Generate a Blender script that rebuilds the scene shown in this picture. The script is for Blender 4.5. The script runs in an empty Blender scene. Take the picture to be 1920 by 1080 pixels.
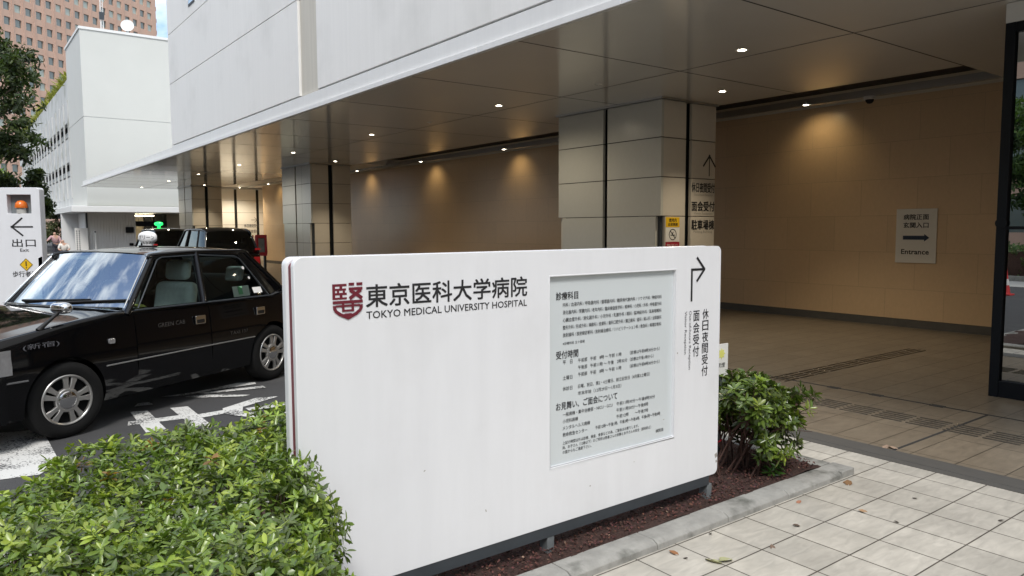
import bpy, bmesh, math, random
import numpy as np
from mathutils import Vector, Matrix
R = math.radians
random.seed(7)
rng = np.random.default_rng(11)
scene = bpy.context.scene
col = scene.collection

# ------------------------------------------------------------------ camera
EYE = 1.69
F_PX, PITCH, YAW, ROLL = 1390.0, R(4.6), R(37.0), R(0.24)
cam_d = bpy.data.cameras.new('camera')
cam_d.sensor_width = 36.0
cam_d.lens = F_PX / 1920.0 * 36.0
cam_d.clip_start = 0.05
cam_d.clip_end = 3000
cam = bpy.data.objects.new('camera', cam_d)
col.objects.link(cam)
fw = Vector((math.sin(YAW) * math.cos(PITCH), math.cos(YAW) * math.cos(PITCH), -math.sin(PITCH)))
rt = Vector((math.cos(YAW), -math.sin(YAW), 0))
up = rt.cross(fw)
rt2 = rt * math.cos(ROLL) - up * math.sin(ROLL)
up2 = rt * math.sin(ROLL) + up * math.cos(ROLL)
m = Matrix((rt2, up2, -fw)).transposed().to_4x4()
m.translation = Vector((0, 0, EYE))
cam.matrix_world = m
scene.camera = cam

# ------------------------------------------------------------------ light
SUN_EL, SUN_AZ = R(52), R(212)          # azimuth from +Y towards +X
sd = Vector((math.sin(SUN_AZ) * math.cos(SUN_EL), math.cos(SUN_AZ) * math.cos(SUN_EL), math.sin(SUN_EL)))
sun_d = bpy.data.lights.new('sun', 'SUN')
sun_d.energy = 1.3
sun_d.angle = R(16)
sun_d.color = (1.0, 0.96, 0.91)
sun = bpy.data.objects.new('sun', sun_d)
sun.rotation_euler = sd.to_track_quat('Z', 'Y').to_euler()
col.objects.link(sun)

world = bpy.data.worlds.new('World')
scene.world = world
world.use_nodes = True
wt = world.node_tree
wt.nodes.clear()
wo = wt.nodes.new('ShaderNodeOutputWorld')
wb = wt.nodes.new('ShaderNodeBackground')
wb.inputs['Strength'].default_value = 0.10
sky = wt.nodes.new('ShaderNodeTexSky')
sky.sky_type = 'NISHITA'
sky.sun_disc = False
sky.sun_elevation = SUN_EL
sky.sun_rotation = SUN_AZ
tc = wt.nodes.new('ShaderNodeTexCoord')
mp = wt.nodes.new('ShaderNodeMapping')
mp.inputs['Scale'].default_value = (1.0, 1.0, 2.2)
mp.inputs['Location'].default_value = (1.35, 0.4, 0.0)
nz = wt.nodes.new('ShaderNodeTexNoise')
nz.inputs['Scale'].default_value = 1.7
nz.inputs['Detail'].default_value = 8
nz.inputs['Roughness'].default_value = 0.62
cr = wt.nodes.new('ShaderNodeValToRGB')
cr.color_ramp.elements[0].position = 0.41
cr.color_ramp.elements[1].position = 0.53
mx = wt.nodes.new('ShaderNodeMix')
mx.data_type = 'RGBA'
mx.inputs[7].default_value = (7.0, 7.5, 7.9, 1)
wt.links.new(tc.outputs['Generated'], mp.inputs['Vector'])
wt.links.new(mp.outputs['Vector'], nz.inputs['Vector'])
wt.links.new(nz.outputs['Fac'], cr.inputs['Fac'])
wt.links.new(cr.outputs['Color'], mx.inputs[0])
wt.links.new(sky.outputs['Color'], mx.inputs[6])
wt.links.new(mx.outputs[2], wb.inputs['Color'])
wt.links.new(wb.outputs['Background'], wo.inputs['Surface'])

scene.view_settings.view_transform = 'Standard'
scene.view_settings.look = 'None'
scene.view_settings.exposure = 1.13
scene.view_settings.gamma = 1.0
scene.render.engine = 'CYCLES'
scene.cycles.max_bounces = 8
scene.cycles.transparent_max_bounces = 12
scene.cycles.sample_clamp_indirect = 6.0
scene.cycles.caustics_reflective = False
scene.cycles.caustics_refractive = False

# ------------------------------------------------------------------ materials
MATS = {}
def mat(name, base=(0.5, 0.5, 0.5), rough=0.5, metal=0.0, spec=0.5, var=0.0, vscale=8.0, stretch=(1, 1, 1),
        bump=0.0, bscale=40.0, coat=0.0, attr=None, emit=None, estr=0.0, dirt=None, dscale=3.0, damt=0.0):
    mt = bpy.data.materials.new(name)
    mt.use_nodes = True
    nt = mt.node_tree
    b = nt.nodes['Principled BSDF']
    b.inputs['Base Color'].default_value = (*base, 1)
    b.inputs['Roughness'].default_value = rough
    b.inputs['Metallic'].default_value = metal
    b.inputs['Specular IOR Level'].default_value = spec
    b.inputs['Coat Weight'].default_value = coat
    b.inputs['Coat Roughness'].default_value = 0.03
    L = nt.links.new
    geo = nt.nodes.new('ShaderNodeNewGeometry')
    src = None
    if attr:
        a = nt.nodes.new('ShaderNodeAttribute'); a.attribute_name = attr
        src = a.outputs['Color']
    def noise(scale, st, detail=6):
        mp_ = nt.nodes.new('ShaderNodeMapping'); mp_.inputs['Scale'].default_value = st
        L(geo.outputs['Position'], mp_.inputs['Vector'])
        n_ = nt.nodes.new('ShaderNodeTexNoise'); n_.inputs['Scale'].default_value = scale
        n_.inputs['Detail'].default_value = detail; n_.inputs['Roughness'].default_value = 0.6
        L(mp_.outputs['Vector'], n_.inputs['Vector'])
        return n_.outputs['Fac']
    if var:
        n_ = noise(vscale, stretch)
        mr = nt.nodes.new('ShaderNodeMapRange')
        mr.inputs[1].default_value = 0.25; mr.inputs[2].default_value = 0.75
        mr.inputs[3].default_value = 1 - var; mr.inputs[4].default_value = 1 + var
        L(n_, mr.inputs[0])
        vm = nt.nodes.new('ShaderNodeVectorMath'); vm.operation = 'SCALE'
        if src: L(src, vm.inputs[0])
        else: vm.inputs[0].default_value = base
        L(mr.outputs[0], vm.inputs['Scale'])
        src = vm.outputs[0]
    if dirt:
        n_ = noise(dscale, (1, 1, 1), 9)
        r_ = nt.nodes.new('ShaderNodeValToRGB')
        r_.color_ramp.elements[0].position = 0.52; r_.color_ramp.elements[1].position = 0.75
        L(n_, r_.inputs[0])
        ml = nt.nodes.new('ShaderNodeMath'); ml.operation = 'MULTIPLY'; ml.inputs[1].default_value = damt
        L(r_.outputs[0], ml.inputs[0])
        mx_ = nt.nodes.new('ShaderNodeMix'); mx_.data_type = 'RGBA'
        L(ml.outputs[0], mx_.inputs[0])
        if src: L(src, mx_.inputs[6])
        else: mx_.inputs[6].default_value = (*base, 1)
        mx_.inputs[7].default_value = (*dirt, 1)
        src = mx_.outputs[2]
    if src: L(src, b.inputs['Base Color'])
    if bump:
        n_ = noise(bscale, stretch)
        bp = nt.nodes.new('ShaderNodeBump'); bp.inputs['Strength'].default_value = bump
        bp.inputs['Distance'].default_value = 0.01
        L(n_, bp.inputs['Height']); L(bp.outputs[0], b.inputs['Normal'])
    if emit:
        b.inputs['Emission Color'].default_value = (*emit, 1)
        b.inputs['Emission Strength'].default_value = estr
    MATS[name] = mt
    return mt

def tile_mat(name, size, base, mortar, tonevar, msize, off=(0, 0), vein=0.10, rough=0.5, plane='XY', offset=0.0, veincol=None, stain=0.0, soft=0.1):
    mt = bpy.data.materials.new(name); mt.use_nodes = True
    nt = mt.node_tree; b = nt.nodes['Principled BSDF']; L = nt.links.new
    geo = nt.nodes.new('ShaderNodeNewGeometry')
    sp = nt.nodes.new('ShaderNodeSeparateXYZ'); L(geo.outputs['Position'], sp.inputs[0])
    cb = nt.nodes.new('ShaderNodeCombineXYZ')
    L(sp.outputs[plane[0]], cb.inputs[0]); L(sp.outputs[plane[1]], cb.inputs[1])
    mp_ = nt.nodes.new('ShaderNodeMapping'); mp_.inputs['Location'].default_value = (-off[0], -off[1], 0)
    L(cb.outputs[0], mp_.inputs[0])
    br = nt.nodes.new('ShaderNodeTexBrick')
    br.offset = offset; br.squash = 1.0
    br.inputs['Scale'].default_value = 1.0
    br.inputs['Brick Width'].default_value = size[0]; br.inputs['Row Height'].default_value = size[1]
    br.inputs['Mortar Size'].default_value = msize; br.inputs['Mortar Smooth'].default_value = soft
    br.inputs['Bias'].default_value = 0.0
    c1 = tuple(x * (1 - tonevar) for x in base); c2 = tuple(x * (1 + tonevar) for x in base)
    br.inputs['Color1'].default_value = (*c1, 1); br.inputs['Color2'].default_value = (*c2, 1)
    br.inputs['Mortar'].default_value = (*mortar, 1)
    L(mp_.outputs[0], br.inputs['Vector'])
    # veins / wear
    m2 = nt.nodes.new('ShaderNodeMapping'); m2.inputs['Scale'].default_value = (7, 22, 12); m2.inputs['Rotation'].default_value = (0, 0, R(-12))
    L(geo.outputs['Position'], m2.inputs[0])
    n1 = nt.nodes.new('ShaderNodeTexNoise'); n1.inputs['Scale'].default_value = 1.0; n1.inputs['Detail'].default_value = 8; n1.inputs['Distortion'].default_value = 0.8
    L(m2.outputs[0], n1.inputs[0])
    mr = nt.nodes.new('ShaderNodeMapRange'); mr.inputs[1].default_value = 0.3; mr.inputs[2].default_value = 0.7
    mr.inputs[3].default_value = 1 - vein; mr.inputs[4].default_value = 1 + vein
    L(n1.outputs['Fac'], mr.inputs[0])
    vm = nt.nodes.new('ShaderNodeVectorMath'); vm.operation = 'SCALE'
    L(br.outputs['Color'], vm.inputs[0]); L(mr.outputs[0], vm.inputs['Scale'])
    src = vm.outputs[0]
    if stain:
        n2 = nt.nodes.new('ShaderNodeTexNoise'); n2.inputs['Scale'].default_value = 2.3; n2.inputs['Detail'].default_value = 6
        L(geo.outputs['Position'], n2.inputs[0])
        m3 = nt.nodes.new('ShaderNodeMapRange'); m3.inputs[1].default_value = 0.35; m3.inputs[2].default_value = 0.68
        m3.inputs[3].default_value = 1 - stain; m3.inputs[4].default_value = 1 + stain * 0.3
        L(n2.outputs['Fac'], m3.inputs[0])
        v3 = nt.nodes.new('ShaderNodeVectorMath'); v3.operation = 'SCALE'
        L(src, v3.inputs[0]); L(m3.outputs[0], v3.inputs['Scale']); src = v3.outputs[0]
    L(src, b.inputs['Base Color'])
    b.inputs['Roughness'].default_value = rough
    bp = nt.nodes.new('ShaderNodeBump'); bp.inputs['Strength'].default_value = 0.5; bp.inputs['Distance'].default_value = 0.003
    iv = nt.nodes.new('ShaderNodeMath'); iv.operation = 'SUBTRACT'; iv.inputs[0].default_value = 1.0
    L(br.outputs['Fac'], iv.inputs[1])
    ad = nt.nodes.new('ShaderNodeMath'); ad.operation = 'MULTIPLY_ADD'; ad.inputs[1].default_value = 0.25
    L(n1.outputs['Fac'], ad.inputs[0]); L(iv.outputs[0], ad.inputs[2])
    L(ad.outputs[0], bp.inputs['Height']); L(bp.outputs[0], b.inputs['Normal'])
    MATS[name] = mt
    return mt

def glass_mat(name, tint=(0.75, 0.85, 0.8), base_refl=0.08, ior=1.5, trans=0.7):
    mt = bpy.data.materials.new(name); mt.use_nodes = True
    nt = mt.node_tree; nt.nodes.clear(); L = nt.links.new
    o = nt.nodes.new('ShaderNodeOutputMaterial')
    tr = nt.nodes.new('ShaderNodeBsdfTransparent'); tr.inputs[0].default_value = (*[t * trans for t in tint], 1)
    gl = nt.nodes.new('ShaderNodeBsdfGlossy'); gl.inputs['Roughness'].default_value = 0.008; gl.inputs[0].default_value = (0.95, 0.97, 0.97, 1)
    fr = nt.nodes.new('ShaderNodeFresnel'); fr.inputs[0].default_value = ior
    ad = nt.nodes.new('ShaderNodeMath'); ad.operation = 'ADD'; ad.inputs[1].default_value = base_refl; ad.use_clamp = True
    mxs = nt.nodes.new('ShaderNodeMixShader')
    L(fr.outputs[0], ad.inputs[0]); L(ad.outputs[0], mxs.inputs[0]); L(tr.outputs[0], mxs.inputs[1]); L(gl.outputs[0], mxs.inputs[2])
    L(mxs.outputs[0], o.inputs[0])
    MATS[name] = mt
    return mt

def leaf_mat(name, rough=0.4, trans=0.25, spec=0.4):
    mt = mat(name, attr='Col', rough=rough, spec=spec)
    nt = mt.node_tree; b = nt.nodes['Principled BSDF']; L = nt.links.new
    o = nt.nodes['Material Output']
    a = [n for n in nt.nodes if n.type == 'ATTRIBUTE'][0]
    tl = nt.nodes.new('ShaderNodeBsdfTranslucent')
    hs = nt.nodes.new('ShaderNodeVectorMath'); hs.operation = 'MULTIPLY'; hs.inputs[1].default_value = (1.5, 1.6, 0.5)
    L(a.outputs['Color'], hs.inputs[0]); L(hs.outputs[0], tl.inputs[0])
    ms = nt.nodes.new('ShaderNodeMixShader'); ms.inputs[0].default_value = trans
    L(b.outputs[0], ms.inputs[1]); L(tl.outputs[0], ms.inputs[2]); L(ms.outputs[0], o.inputs[0])
    return mt

mat('facade_white', (0.86, 0.85, 0.825), 0.55, var=0.03, vscale=1.0, stretch=(14, 14, 0.35), bump=0.15, bscale=1.0, dirt=(0.5, 0.5, 0.47), dscale=0.7, damt=0.25)
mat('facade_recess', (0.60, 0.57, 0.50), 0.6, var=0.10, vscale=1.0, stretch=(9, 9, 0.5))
mat('fascia_white', (0.78, 0.78, 0.77), 0.45, var=0.04, vscale=1.0, stretch=(10, 10, 0.6))
mat('joint_dark', (0.03, 0.03, 0.03), 0.8)
mat('soffit_metal', (0.60, 0.60, 0.585), 0.11, spec=0.8, var=0.03, vscale=0.8)
mat('slot_dark', (0.78, 0.71, 0.60), 0.7)
mat('aluminium', (0.45, 0.45, 0.44), 0.35, metal=0.8)
mat('black_metal', (0.006, 0.008, 0.011), 0.5, spec=0.2)
mat('sign_white', (0.725, 0.735, 0.76), 0.25, var=0.03, vscale=1.0, stretch=(9, 9, 1.1), dirt=(0.50, 0.50, 0.50), dscale=2.2, damt=0.16)
mat('sign_board', (0.57, 0.61, 0.625), 0.12, spec=0.6)
mat('sign_red', (0.16, 0.012, 0.025), 0.45)
mat('ink', (0.012, 0.012, 0.014), 0.6)
mat('ink_grey', (0.10, 0.10, 0.11), 0.6)
mat('faint_gold', (0.055, 0.05, 0.045), 0.6)
mat('ink_soft', (0.30, 0.28, 0.25), 0.6)
mat('emblem_red', (0.135, 0.010, 0.022), 0.45)
mat('steel_dark', (0.035, 0.042, 0.05), 0.5, var=0.15)
mat('steel_galv', (0.20, 0.22, 0.23), 0.5, var=0.2, metal=0.3)
mat('asphalt', (0.050, 0.050, 0.052), 0.9, var=0.45, vscale=130, bump=0.5, bscale=170, dirt=(0.095, 0.094, 0.092), dscale=1.3, damt=0.5)
mat('concrete', (0.29, 0.285, 0.265), 0.85, var=0.22, vscale=9, bump=0.35, bscale=60, dirt=(0.075, 0.078, 0.065), dscale=5.5, damt=1.0)
mat('strip_metal', (0.085, 0.082, 0.076), 0.55, var=0.15, vscale=6, stretch=(6, 1, 1))
mat('soil', (0.045, 0.022, 0.017), 0.95, var=0.5, vscale=60, bump=0.8, bscale=80)
mat('mulch_chip', (0.095, 0.036, 0.025), 0.9, attr='Col')
mat('warm_tile', (0.52, 0.43, 0.32), 0.45)
mat('white_paint', (0.75, 0.75, 0.73), 0.5)
mat('block_white', (0.585, 0.59, 0.555), 0.6, var=0.02, vscale=0.8)
mat('corrugated', (0.72, 0.72, 0.71), 0.5, var=0.05, stretch=(3, 3, 0.2))
mat('garage_concrete', (0.55, 0.56, 0.55), 0.8, var=0.18, vscale=0.9, stretch=(3, 3, 0.5), dirt=(0.22, 0.24, 0.17), dscale=0.8, damt=0.7)
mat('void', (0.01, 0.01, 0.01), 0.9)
mat('tower_brown', (0.55, 0.36, 0.27), 0.7, var=0.08, vscale=0.3)
mat('tower_pane', (0.13, 0.16, 0.155), 0.12, spec=0.9)
mat('tower_blind', (0.42, 0.47, 0.42), 0.35)
mat('bark', (0.10, 0.075, 0.055), 0.9, var=0.3, vscale=20, bump=0.5)
mat('twig', (0.085, 0.045, 0.035), 0.9, var=0.3, vscale=30)
mat('car_black', (0.003, 0.003, 0.0035), 0.05, spec=0.45)
mat('car_trim', (0.008, 0.008, 0.008), 0.5)
mat('rubber', (0.007, 0.007, 0.007), 0.8, spec=0.25, var=0.2, vscale=30)
mat('rim_silver', (0.46, 0.45, 0.43), 0.28, metal=0.75)
mat('chrome', (0.75, 0.75, 0.75), 0.06, metal=1.0)
mat('lamp_clear', (0.45, 0.45, 0.46), 0.15, metal=0.6, var=0.25, vscale=18, bump=0.3, bscale=30)
mat('orange_lens', (0.7, 0.16, 0.02), 0.2)
mat('red_lens', (0.22, 0.008, 0.010), 0.15, emit=(1, 0.05, 0.05), estr=0.05)
mat('seat_white', (0.84, 0.87, 0.84), 0.9, var=0.1, vscale=25, bump=0.2)
mat('seat_dark', (0.02, 0.02, 0.022), 0.9)
mat('lamp_white', (0.8, 0.8, 0.8), 0.3)
mat('lamp_green', (0.02, 0.7, 0.15), 0.3, emit=(0.02, 1.0, 0.15), estr=1.0)
mat('red_paint', (0.36, 0.02, 0.035), 0.4)
mat('cone_red', (0.55, 0.03, 0.03), 0.5)
mat('yellow', (0.75, 0.47, 0.015), 0.45)
mat('notice_red', (0.35, 0.008, 0.03), 0.45)
mat('blue_ink', (0.01, 0.025, 0.06), 0.5)
mat('paper', (0.74, 0.73, 0.70), 0.6)
mat('skin', (0.55, 0.33, 0.24), 0.55)
mat('hair', (0.012, 0.010, 0.010), 0.5)
mat('cloth_pink', (0.52, 0.33, 0.34), 0.8)
mat('cloth_white', (0.68, 0.65, 0.60), 0.8)
mat('cloth_dark', (0.03, 0.03, 0.04), 0.8)
mat('downlight_lens', (0.9, 0.9, 0.9), 0.3, emit=(1.0, 0.90, 0.70), estr=14.0)
mat('strip_light', (0.9, 0.9, 0.8), 0.3, emit=(1.0, 0.9, 0.62), estr=8.0)
mat('paper_green', (0.25, 0.55, 0.30), 0.6)
mat('paper_yellow', (0.70, 0.68, 0.18), 0.6)
mat('leaf_dry', (0.30, 0.15, 0.07), 0.8, attr='Col')
mat('flower_red', (0.5, 0.01, 0.03), 0.5)
mat('stone_pale', (0.45, 0.44, 0.41), 0.7)
tile_mat('pavement_tile', (0.3025, 0.3125), (0.46, 0.432, 0.378), (0.08, 0.07, 0.057), 0.09, 0.0042, off=(0.284, 0.035), vein=0.13, rough=0.55, stain=0.16)
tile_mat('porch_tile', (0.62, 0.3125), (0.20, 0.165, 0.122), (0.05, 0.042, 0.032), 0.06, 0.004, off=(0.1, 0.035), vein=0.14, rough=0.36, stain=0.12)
tile_mat('wall_tile', (0.95, 0.62), (0.66, 0.48, 0.30), (0.52, 0.375, 0.235), 0.03, 0.004, off=(0.1, 0.02), vein=0.03, rough=0.33, plane='YZ', offset=0.5)
tile_mat('column_tile_x', (6, 0.646), (0.50, 0.505, 0.47), (0.09, 0.09, 0.085), 0.03, 0.006, off=(0, -0.053), vein=0.02, rough=0.25, plane='YZ')
tile_mat('column_tile_y', (6, 0.646), (0.56, 0.52, 0.455), (0.12, 0.10, 0.08), 0.03, 0.006, off=(0, -0.053), vein=0.02, rough=0.3, plane='XZ')
glass_mat('car_glass', (0.82, 0.95, 0.90), 0.02, 1.45, 0.95)
glass_mat('windshield_glass', (0.80, 0.92, 0.88), 0.46, 2.0, 0.8)
glass_mat('privacy_glass', (0.7, 0.8, 0.75), 0.03, 1.45, 0.35)
glass_mat('pane_glass', (0.55, 0.62, 0.62), 0.42, 1.5, 0.3)
leaf_mat('leaf', 0.30, 0.22, 0.65)
leaf_mat('leaf_tree', 0.45, 0.22)
M = MATS

# worn road paint
def worn_paint():
    mt = mat('road_paint', (0.62, 0.62, 0.60), 0.7)
    nt = mt.node_tree; b = nt.nodes['Principled BSDF']; L = nt.links.new
    geo = nt.nodes.new('ShaderNodeNewGeometry')
    n1 = nt.nodes.new('ShaderNodeTexNoise'); n1.inputs['Scale'].default_value = 60; n1.inputs['Detail'].default_value = 4
    n2 = nt.nodes.new('ShaderNodeTexNoise'); n2.inputs['Scale'].default_value = 4; n2.inputs['Detail'].default_value = 4
    L(geo.outputs['Position'], n1.inputs[0]); L(geo.outputs['Position'], n2.inputs[0])
    ad = nt.nodes.new('ShaderNodeMath'); ad.operation = 'MULTIPLY_ADD'; ad.inputs[1].default_value = 0.75
    L(n2.outputs['Fac'], ad.inputs[0]); L(n1.outputs['Fac'], ad.inputs[2])
    r_ = nt.nodes.new('ShaderNodeValToRGB')
    r_.color_ramp.elements[0].position = 0.93; r_.color_ramp.elements[1].position = 0.98
    r_.color_ramp.elements[0].color = (0.62, 0.62, 0.60, 1); r_.color_ramp.elements[1].color = (0.09, 0.09, 0.09, 1)
    L(ad.outputs[0], r_.inputs[0]); L(r_.outputs[0], b.inputs['Base Color'])
worn_paint()

# ------------------------------------------------------------------ object helpers
ROOT = {}
def tag(o, label=None, cat=None, group=None, kind=None):
    if label: o['label'] = label
    if cat: o['category'] = cat
    if group: o['group'] = group
    if kind: o['kind'] = kind
    return o

def empty(name, loc, label=None, cat=None, rz=0.0, group=None):
    o = bpy.data.objects.new(name, None)
    o.location = loc; o.rotation_euler = (0, 0, rz)
    o.empty_display_size = 0.2
    col.objects.link(o)
    ROOT[o.name] = Vector(loc) if rz == 0 else None
    return tag(o, label, cat, group)

def copy_tree(o, parent=None):
    c = o.copy(); col.objects.link(c); c.parent = parent
    ROOT[c.name] = ROOT.get(o.name)
    for ch in list(o.children):
        copy_tree(ch, c)
    return c

class MB:
    """collects faces; world coordinates unless the parent is a rotated root"""
    def __init__(self):
        self.v = []; self.f = []; self.mi = []
    def add(self, vs, fs, mi=0):
        n = len(self.v)
        self.v += [tuple(x) for x in vs]
        self.f += [tuple(i + n for i in f) for f in fs]
        self.mi += [mi] * len(fs)
        return self
    def box(self, a, b, mi=0):
        x0, y0, z0 = a; x1, y1, z1 = b
        return self.add([(x0, y0, z0), (x1, y0, z0), (x1, y1, z0), (x0, y1, z0), (x0, y0, z1), (x1, y0, z1), (x1, y1, z1), (x0, y1, z1)],
                        [(0, 3, 2, 1), (4, 5, 6, 7), (0, 1, 5, 4), (1, 2, 6, 5), (2, 3, 7, 6), (3, 0, 4, 7)], mi)
    def obox(self, c, ax, ay, az, mi=0):
        c = Vector(c); ax = Vector(ax); ay = Vector(ay); az = Vector(az)
        vs = [c + ax * sx + ay * sy + az * sz for sz in (-1, 1) for sx, sy in ((-1, -1), (1, -1), (1, 1), (-1, 1))]
        return self.add(vs, [(0, 3, 2, 1), (4, 5, 6, 7), (0, 1, 5, 4), (1, 2, 6, 5), (2, 3, 7, 6), (3, 0, 4, 7)], mi)
    def prism(self, poly, o, u, v, n, d, mi=0):
        """polygon in the plane (o; u, v), from n*0 to n*d"""
        o = Vector(o); u = Vector(u); v = Vector(v); n = Vector(n)
        k = len(poly)
        vs = [o + u * p[0] + v * p[1] for p in poly] + [o + u * p[0] + v * p[1] + n * d for p in poly]
        fs = [tuple(reversed(range(k))), tuple(range(k, 2 * k))] + [(i, (i + 1) % k, k + (i + 1) % k, k + i) for i in range(k)]
        return self.add(vs, fs, mi)
    def tube(self, pts, r, seg=8, cap=True, mi=0, flat=None):
        pts = [Vector(p) for p in pts]
        rs = r if hasattr(r, '__len__') else [r] * len(pts)
        ring = []
        vs = []
        prev = None
        for i, p in enumerate(pts):
            t = (pts[min(i + 1, len(pts) - 1)] - pts[max(i - 1, 0)]).normalized()
            a = prev if prev is not None else (Vector((0, 0, 1)) if abs(t.z) < 0.9 else Vector((1, 0, 0)))
            a = (a - t * a.dot(t))
            if a.length < 1e-5: a = t.orthogonal()
            a.normalize(); prev = a
            b = t.cross(a)
            for k in range(seg):
                th = 2 * math.pi * k / seg
                vs.append(p + (a * math.cos(th) + b * math.sin(th)) * rs[i])
        fs = []
        for i in range(len(pts) - 1):
            for k in range(seg):
                k2 = (k + 1) % seg
                fs.append((i * seg + k, i * seg + k2, (i + 1) * seg + k2, (i + 1) * seg + k))
        if cap:
            fs.append(tuple(reversed(range(seg)))); fs.append(tuple(range((len(pts) - 1) * seg, len(pts) * seg)))
        return self.add(vs, fs, mi)
    def lathe(self, prof, c, axis, seg=32, mi=0, cap=True):
        """prof: list of (radius, height along axis)"""
        c = Vector(c); ax = Vector(axis).normalized()
        a = ax.orthogonal().normalized(); b = ax.cross(a)
        vs = []
        for r, t in prof:
            for k in range(seg):
                th = 2 * math.pi * k / seg
                vs.append(c + ax * t + (a * math.cos(th) + b * math.sin(th)) * r)
        fs = []
        for i in range(len(prof) - 1):
            for k in range(seg):
                k2 = (k + 1) % seg
                fs.append((i * seg + k, i * seg + k2, (i + 1) * seg + k2, (i + 1) * seg + k))
        if cap and prof[0][0] > 1e-6: fs.append(tuple(reversed(range(seg))))
        if cap and prof[-1][0] > 1e-6: fs.append(tuple(range((len(prof) - 1) * seg, len(prof) * seg)))
        return self.add(vs, fs, mi)
    def grid(self, pts, mi=0):
        n = len(pts); k = len(pts[0])
        return self.add([p for row in pts for p in row], [(i * k + j, i * k + j + 1, (i + 1) * k + j + 1, (i + 1) * k + j) for i in range(n - 1) for j in range(k - 1)], mi)
    def build(self, name, m, parent=None, smooth=None, bevel=0.0, bseg=2, fix=True):
        off = Vector((0, 0, 0))
        if parent is not None and ROOT.get(parent.name) is not None: off = ROOT[parent.name]
        me = bpy.data.meshes.new(name)
        me.from_pydata([(x - off.x, y - off.y, z - off.z) for x, y, z in self.v], [], self.f)
        ms = m if isinstance(m, (list, tuple)) else [m]
        for x in ms: me.materials.append(M[x])
        if len(ms) > 1: me.polygons.foreach_set('material_index', self.mi)
        if fix:
            bm = bmesh.new(); bm.from_mesh(me)
            bmesh.ops.remove_doubles(bm, verts=bm.verts, dist=1e-6)
            bmesh.ops.recalc_face_normals(bm, faces=bm.faces)
            bm.to_mesh(me); bm.free()
        if smooth is not None:
            me.polygons.foreach_set('use_smooth', [True] * len(me.polygons))
            me.set_sharp_from_angle(angle=R(smooth))
        o = bpy.data.objects.new(name, me)
        col.objects.link(o)
        if parent is not None:
            o.parent = parent
            ROOT[o.name] = ROOT.get(parent.name)
        if bevel:
            b = o.modifiers.new('bevel', 'BEVEL'); b.width = bevel; b.segments = bseg; b.limit_method = 'ANGLE'; b.angle_limit = R(40)
            b.harden_normals = False
        return o

# ---- lettering: font outlines turned into flat mesh
_TG = {}
def glyphs(body, bold=0.0, space=1.0):
    bold = 0.0
    key = (body, bold, space)
    if key in _TG: return _TG[key]
    c = bpy.data.curves.new('lettering', 'FONT')
    c.body = body; c.resolution_u = 2; c.offset = bold; c.space_character = space
    o = bpy.data.objects.new('lettering', c)
    me = bpy.data.meshes.new_from_object(o)
    vs = np.array([v.co[:2] for v in me.vertices]) if len(me.vertices) else np.zeros((0, 2))
    fs = [tuple(p.vertices) for p in me.polygons]
    bpy.data.objects.remove(o); bpy.data.curves.remove(c); bpy.data.meshes.remove(me)
    _TG[key] = (vs, fs)
    return vs, fs

def put_text(mb, body, x0, x1, y0, y1, o, u, v, bold=0.0, mode='fit', space=1.0, mi=0):
    """text in the box x0..x1, y0..y1 of the plane (o; u, v). fit: stretched to the box. line: height y0..y1, stretched only if too wide"""
    vs, fs = glyphs(body, bold, space)
    if len(vs) == 0: return
    lo = vs.min(0); hi = vs.max(0)
    sx = (x1 - x0) / (hi[0] - lo[0]); sy = (y1 - y0) / (hi[1] - lo[1])
    if mode == 'line':
        sy = (y1 - y0) / 0.86
        lo = np.array([lo[0], -0.10])
        sx = min(sy, (x1 - x0) / (hi[0] - lo[0])) if x1 > x0 else sy
    o = Vector(o); u = Vector(u); v = Vector(v)
    n = u.cross(v)
    em = min(abs(sx), abs(sy)) * bold
    hits = [(0, 0)] if bold <= 0 else ([(-1, 0), (1, 0)] if bold < .006 else [(-1, -1), (1, -1), (-1, 1), (1, 1)])
    for i, (dx, dy) in enumerate(hits):
        P = [(o + u * (x0 + (p[0] - lo[0]) * sx + dx * em) + v * (y0 + (p[1] - lo[1]) * sy + dy * em) + n * (.00012 * i)) for p in vs]
        mb.add(P, fs, mi)

def text_parts(name, m, parent, lines, o, u, v, bold=0.0):
    for (body, x0, x1, y0, y1) in lines:
        mb = MB(); put_text(mb, body, x0, x1, y0, y1, o, u, v, bold=bold); mb.build(name, m, parent)

# ---- leaves
def leaf_cloud(pos, dirs, nrm, length, width, colors, fold=0.12, bend=0.15):
    pos = np.asarray(pos, float); d = np.asarray(dirs, float); n = np.asarray(nrm, float)
    d /= np.linalg.norm(d, axis=1)[:, None] + 1e-9
    s = np.cross(d, n); s /= np.linalg.norm(s, axis=1)[:, None] + 1e-9
    n = np.cross(s, d)
    L_ = np.asarray(length)[:, None]; W_ = np.asarray(width)[:, None]
    def pt(t, w, h):
        return pos + d * L_ * t + s * W_ * w + n * L_ * h
    V = np.stack([pt(0, 0, 0), pt(.33, 0, -fold * .5), pt(.70, 0, -bend * .5 - fold * .4), pt(1, 0, -bend),
                  pt(.36, .44, 0), pt(.72, .47, -bend * .45), pt(.36, -.44, 0), pt(.72, -.47, -bend * .45)], axis=1)
    N = len(pos)
    F3 = np.array([[0, 6, 1], [0, 1, 4], [2, 7, 3], [2, 3, 5]])
    F4 = np.array([[1, 6, 7, 2], [1, 2, 5, 4]])
    base = (np.arange(N) * 8)[:, None, None]
    f3 = (F3[None] + base).reshape(-1, 3); f4 = (F4[None] + base).reshape(-1, 4)
    C = np.repeat(np.asarray(colors, float), 8, axis=0)
    return V.reshape(-1, 3), f3, f4, C

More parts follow.
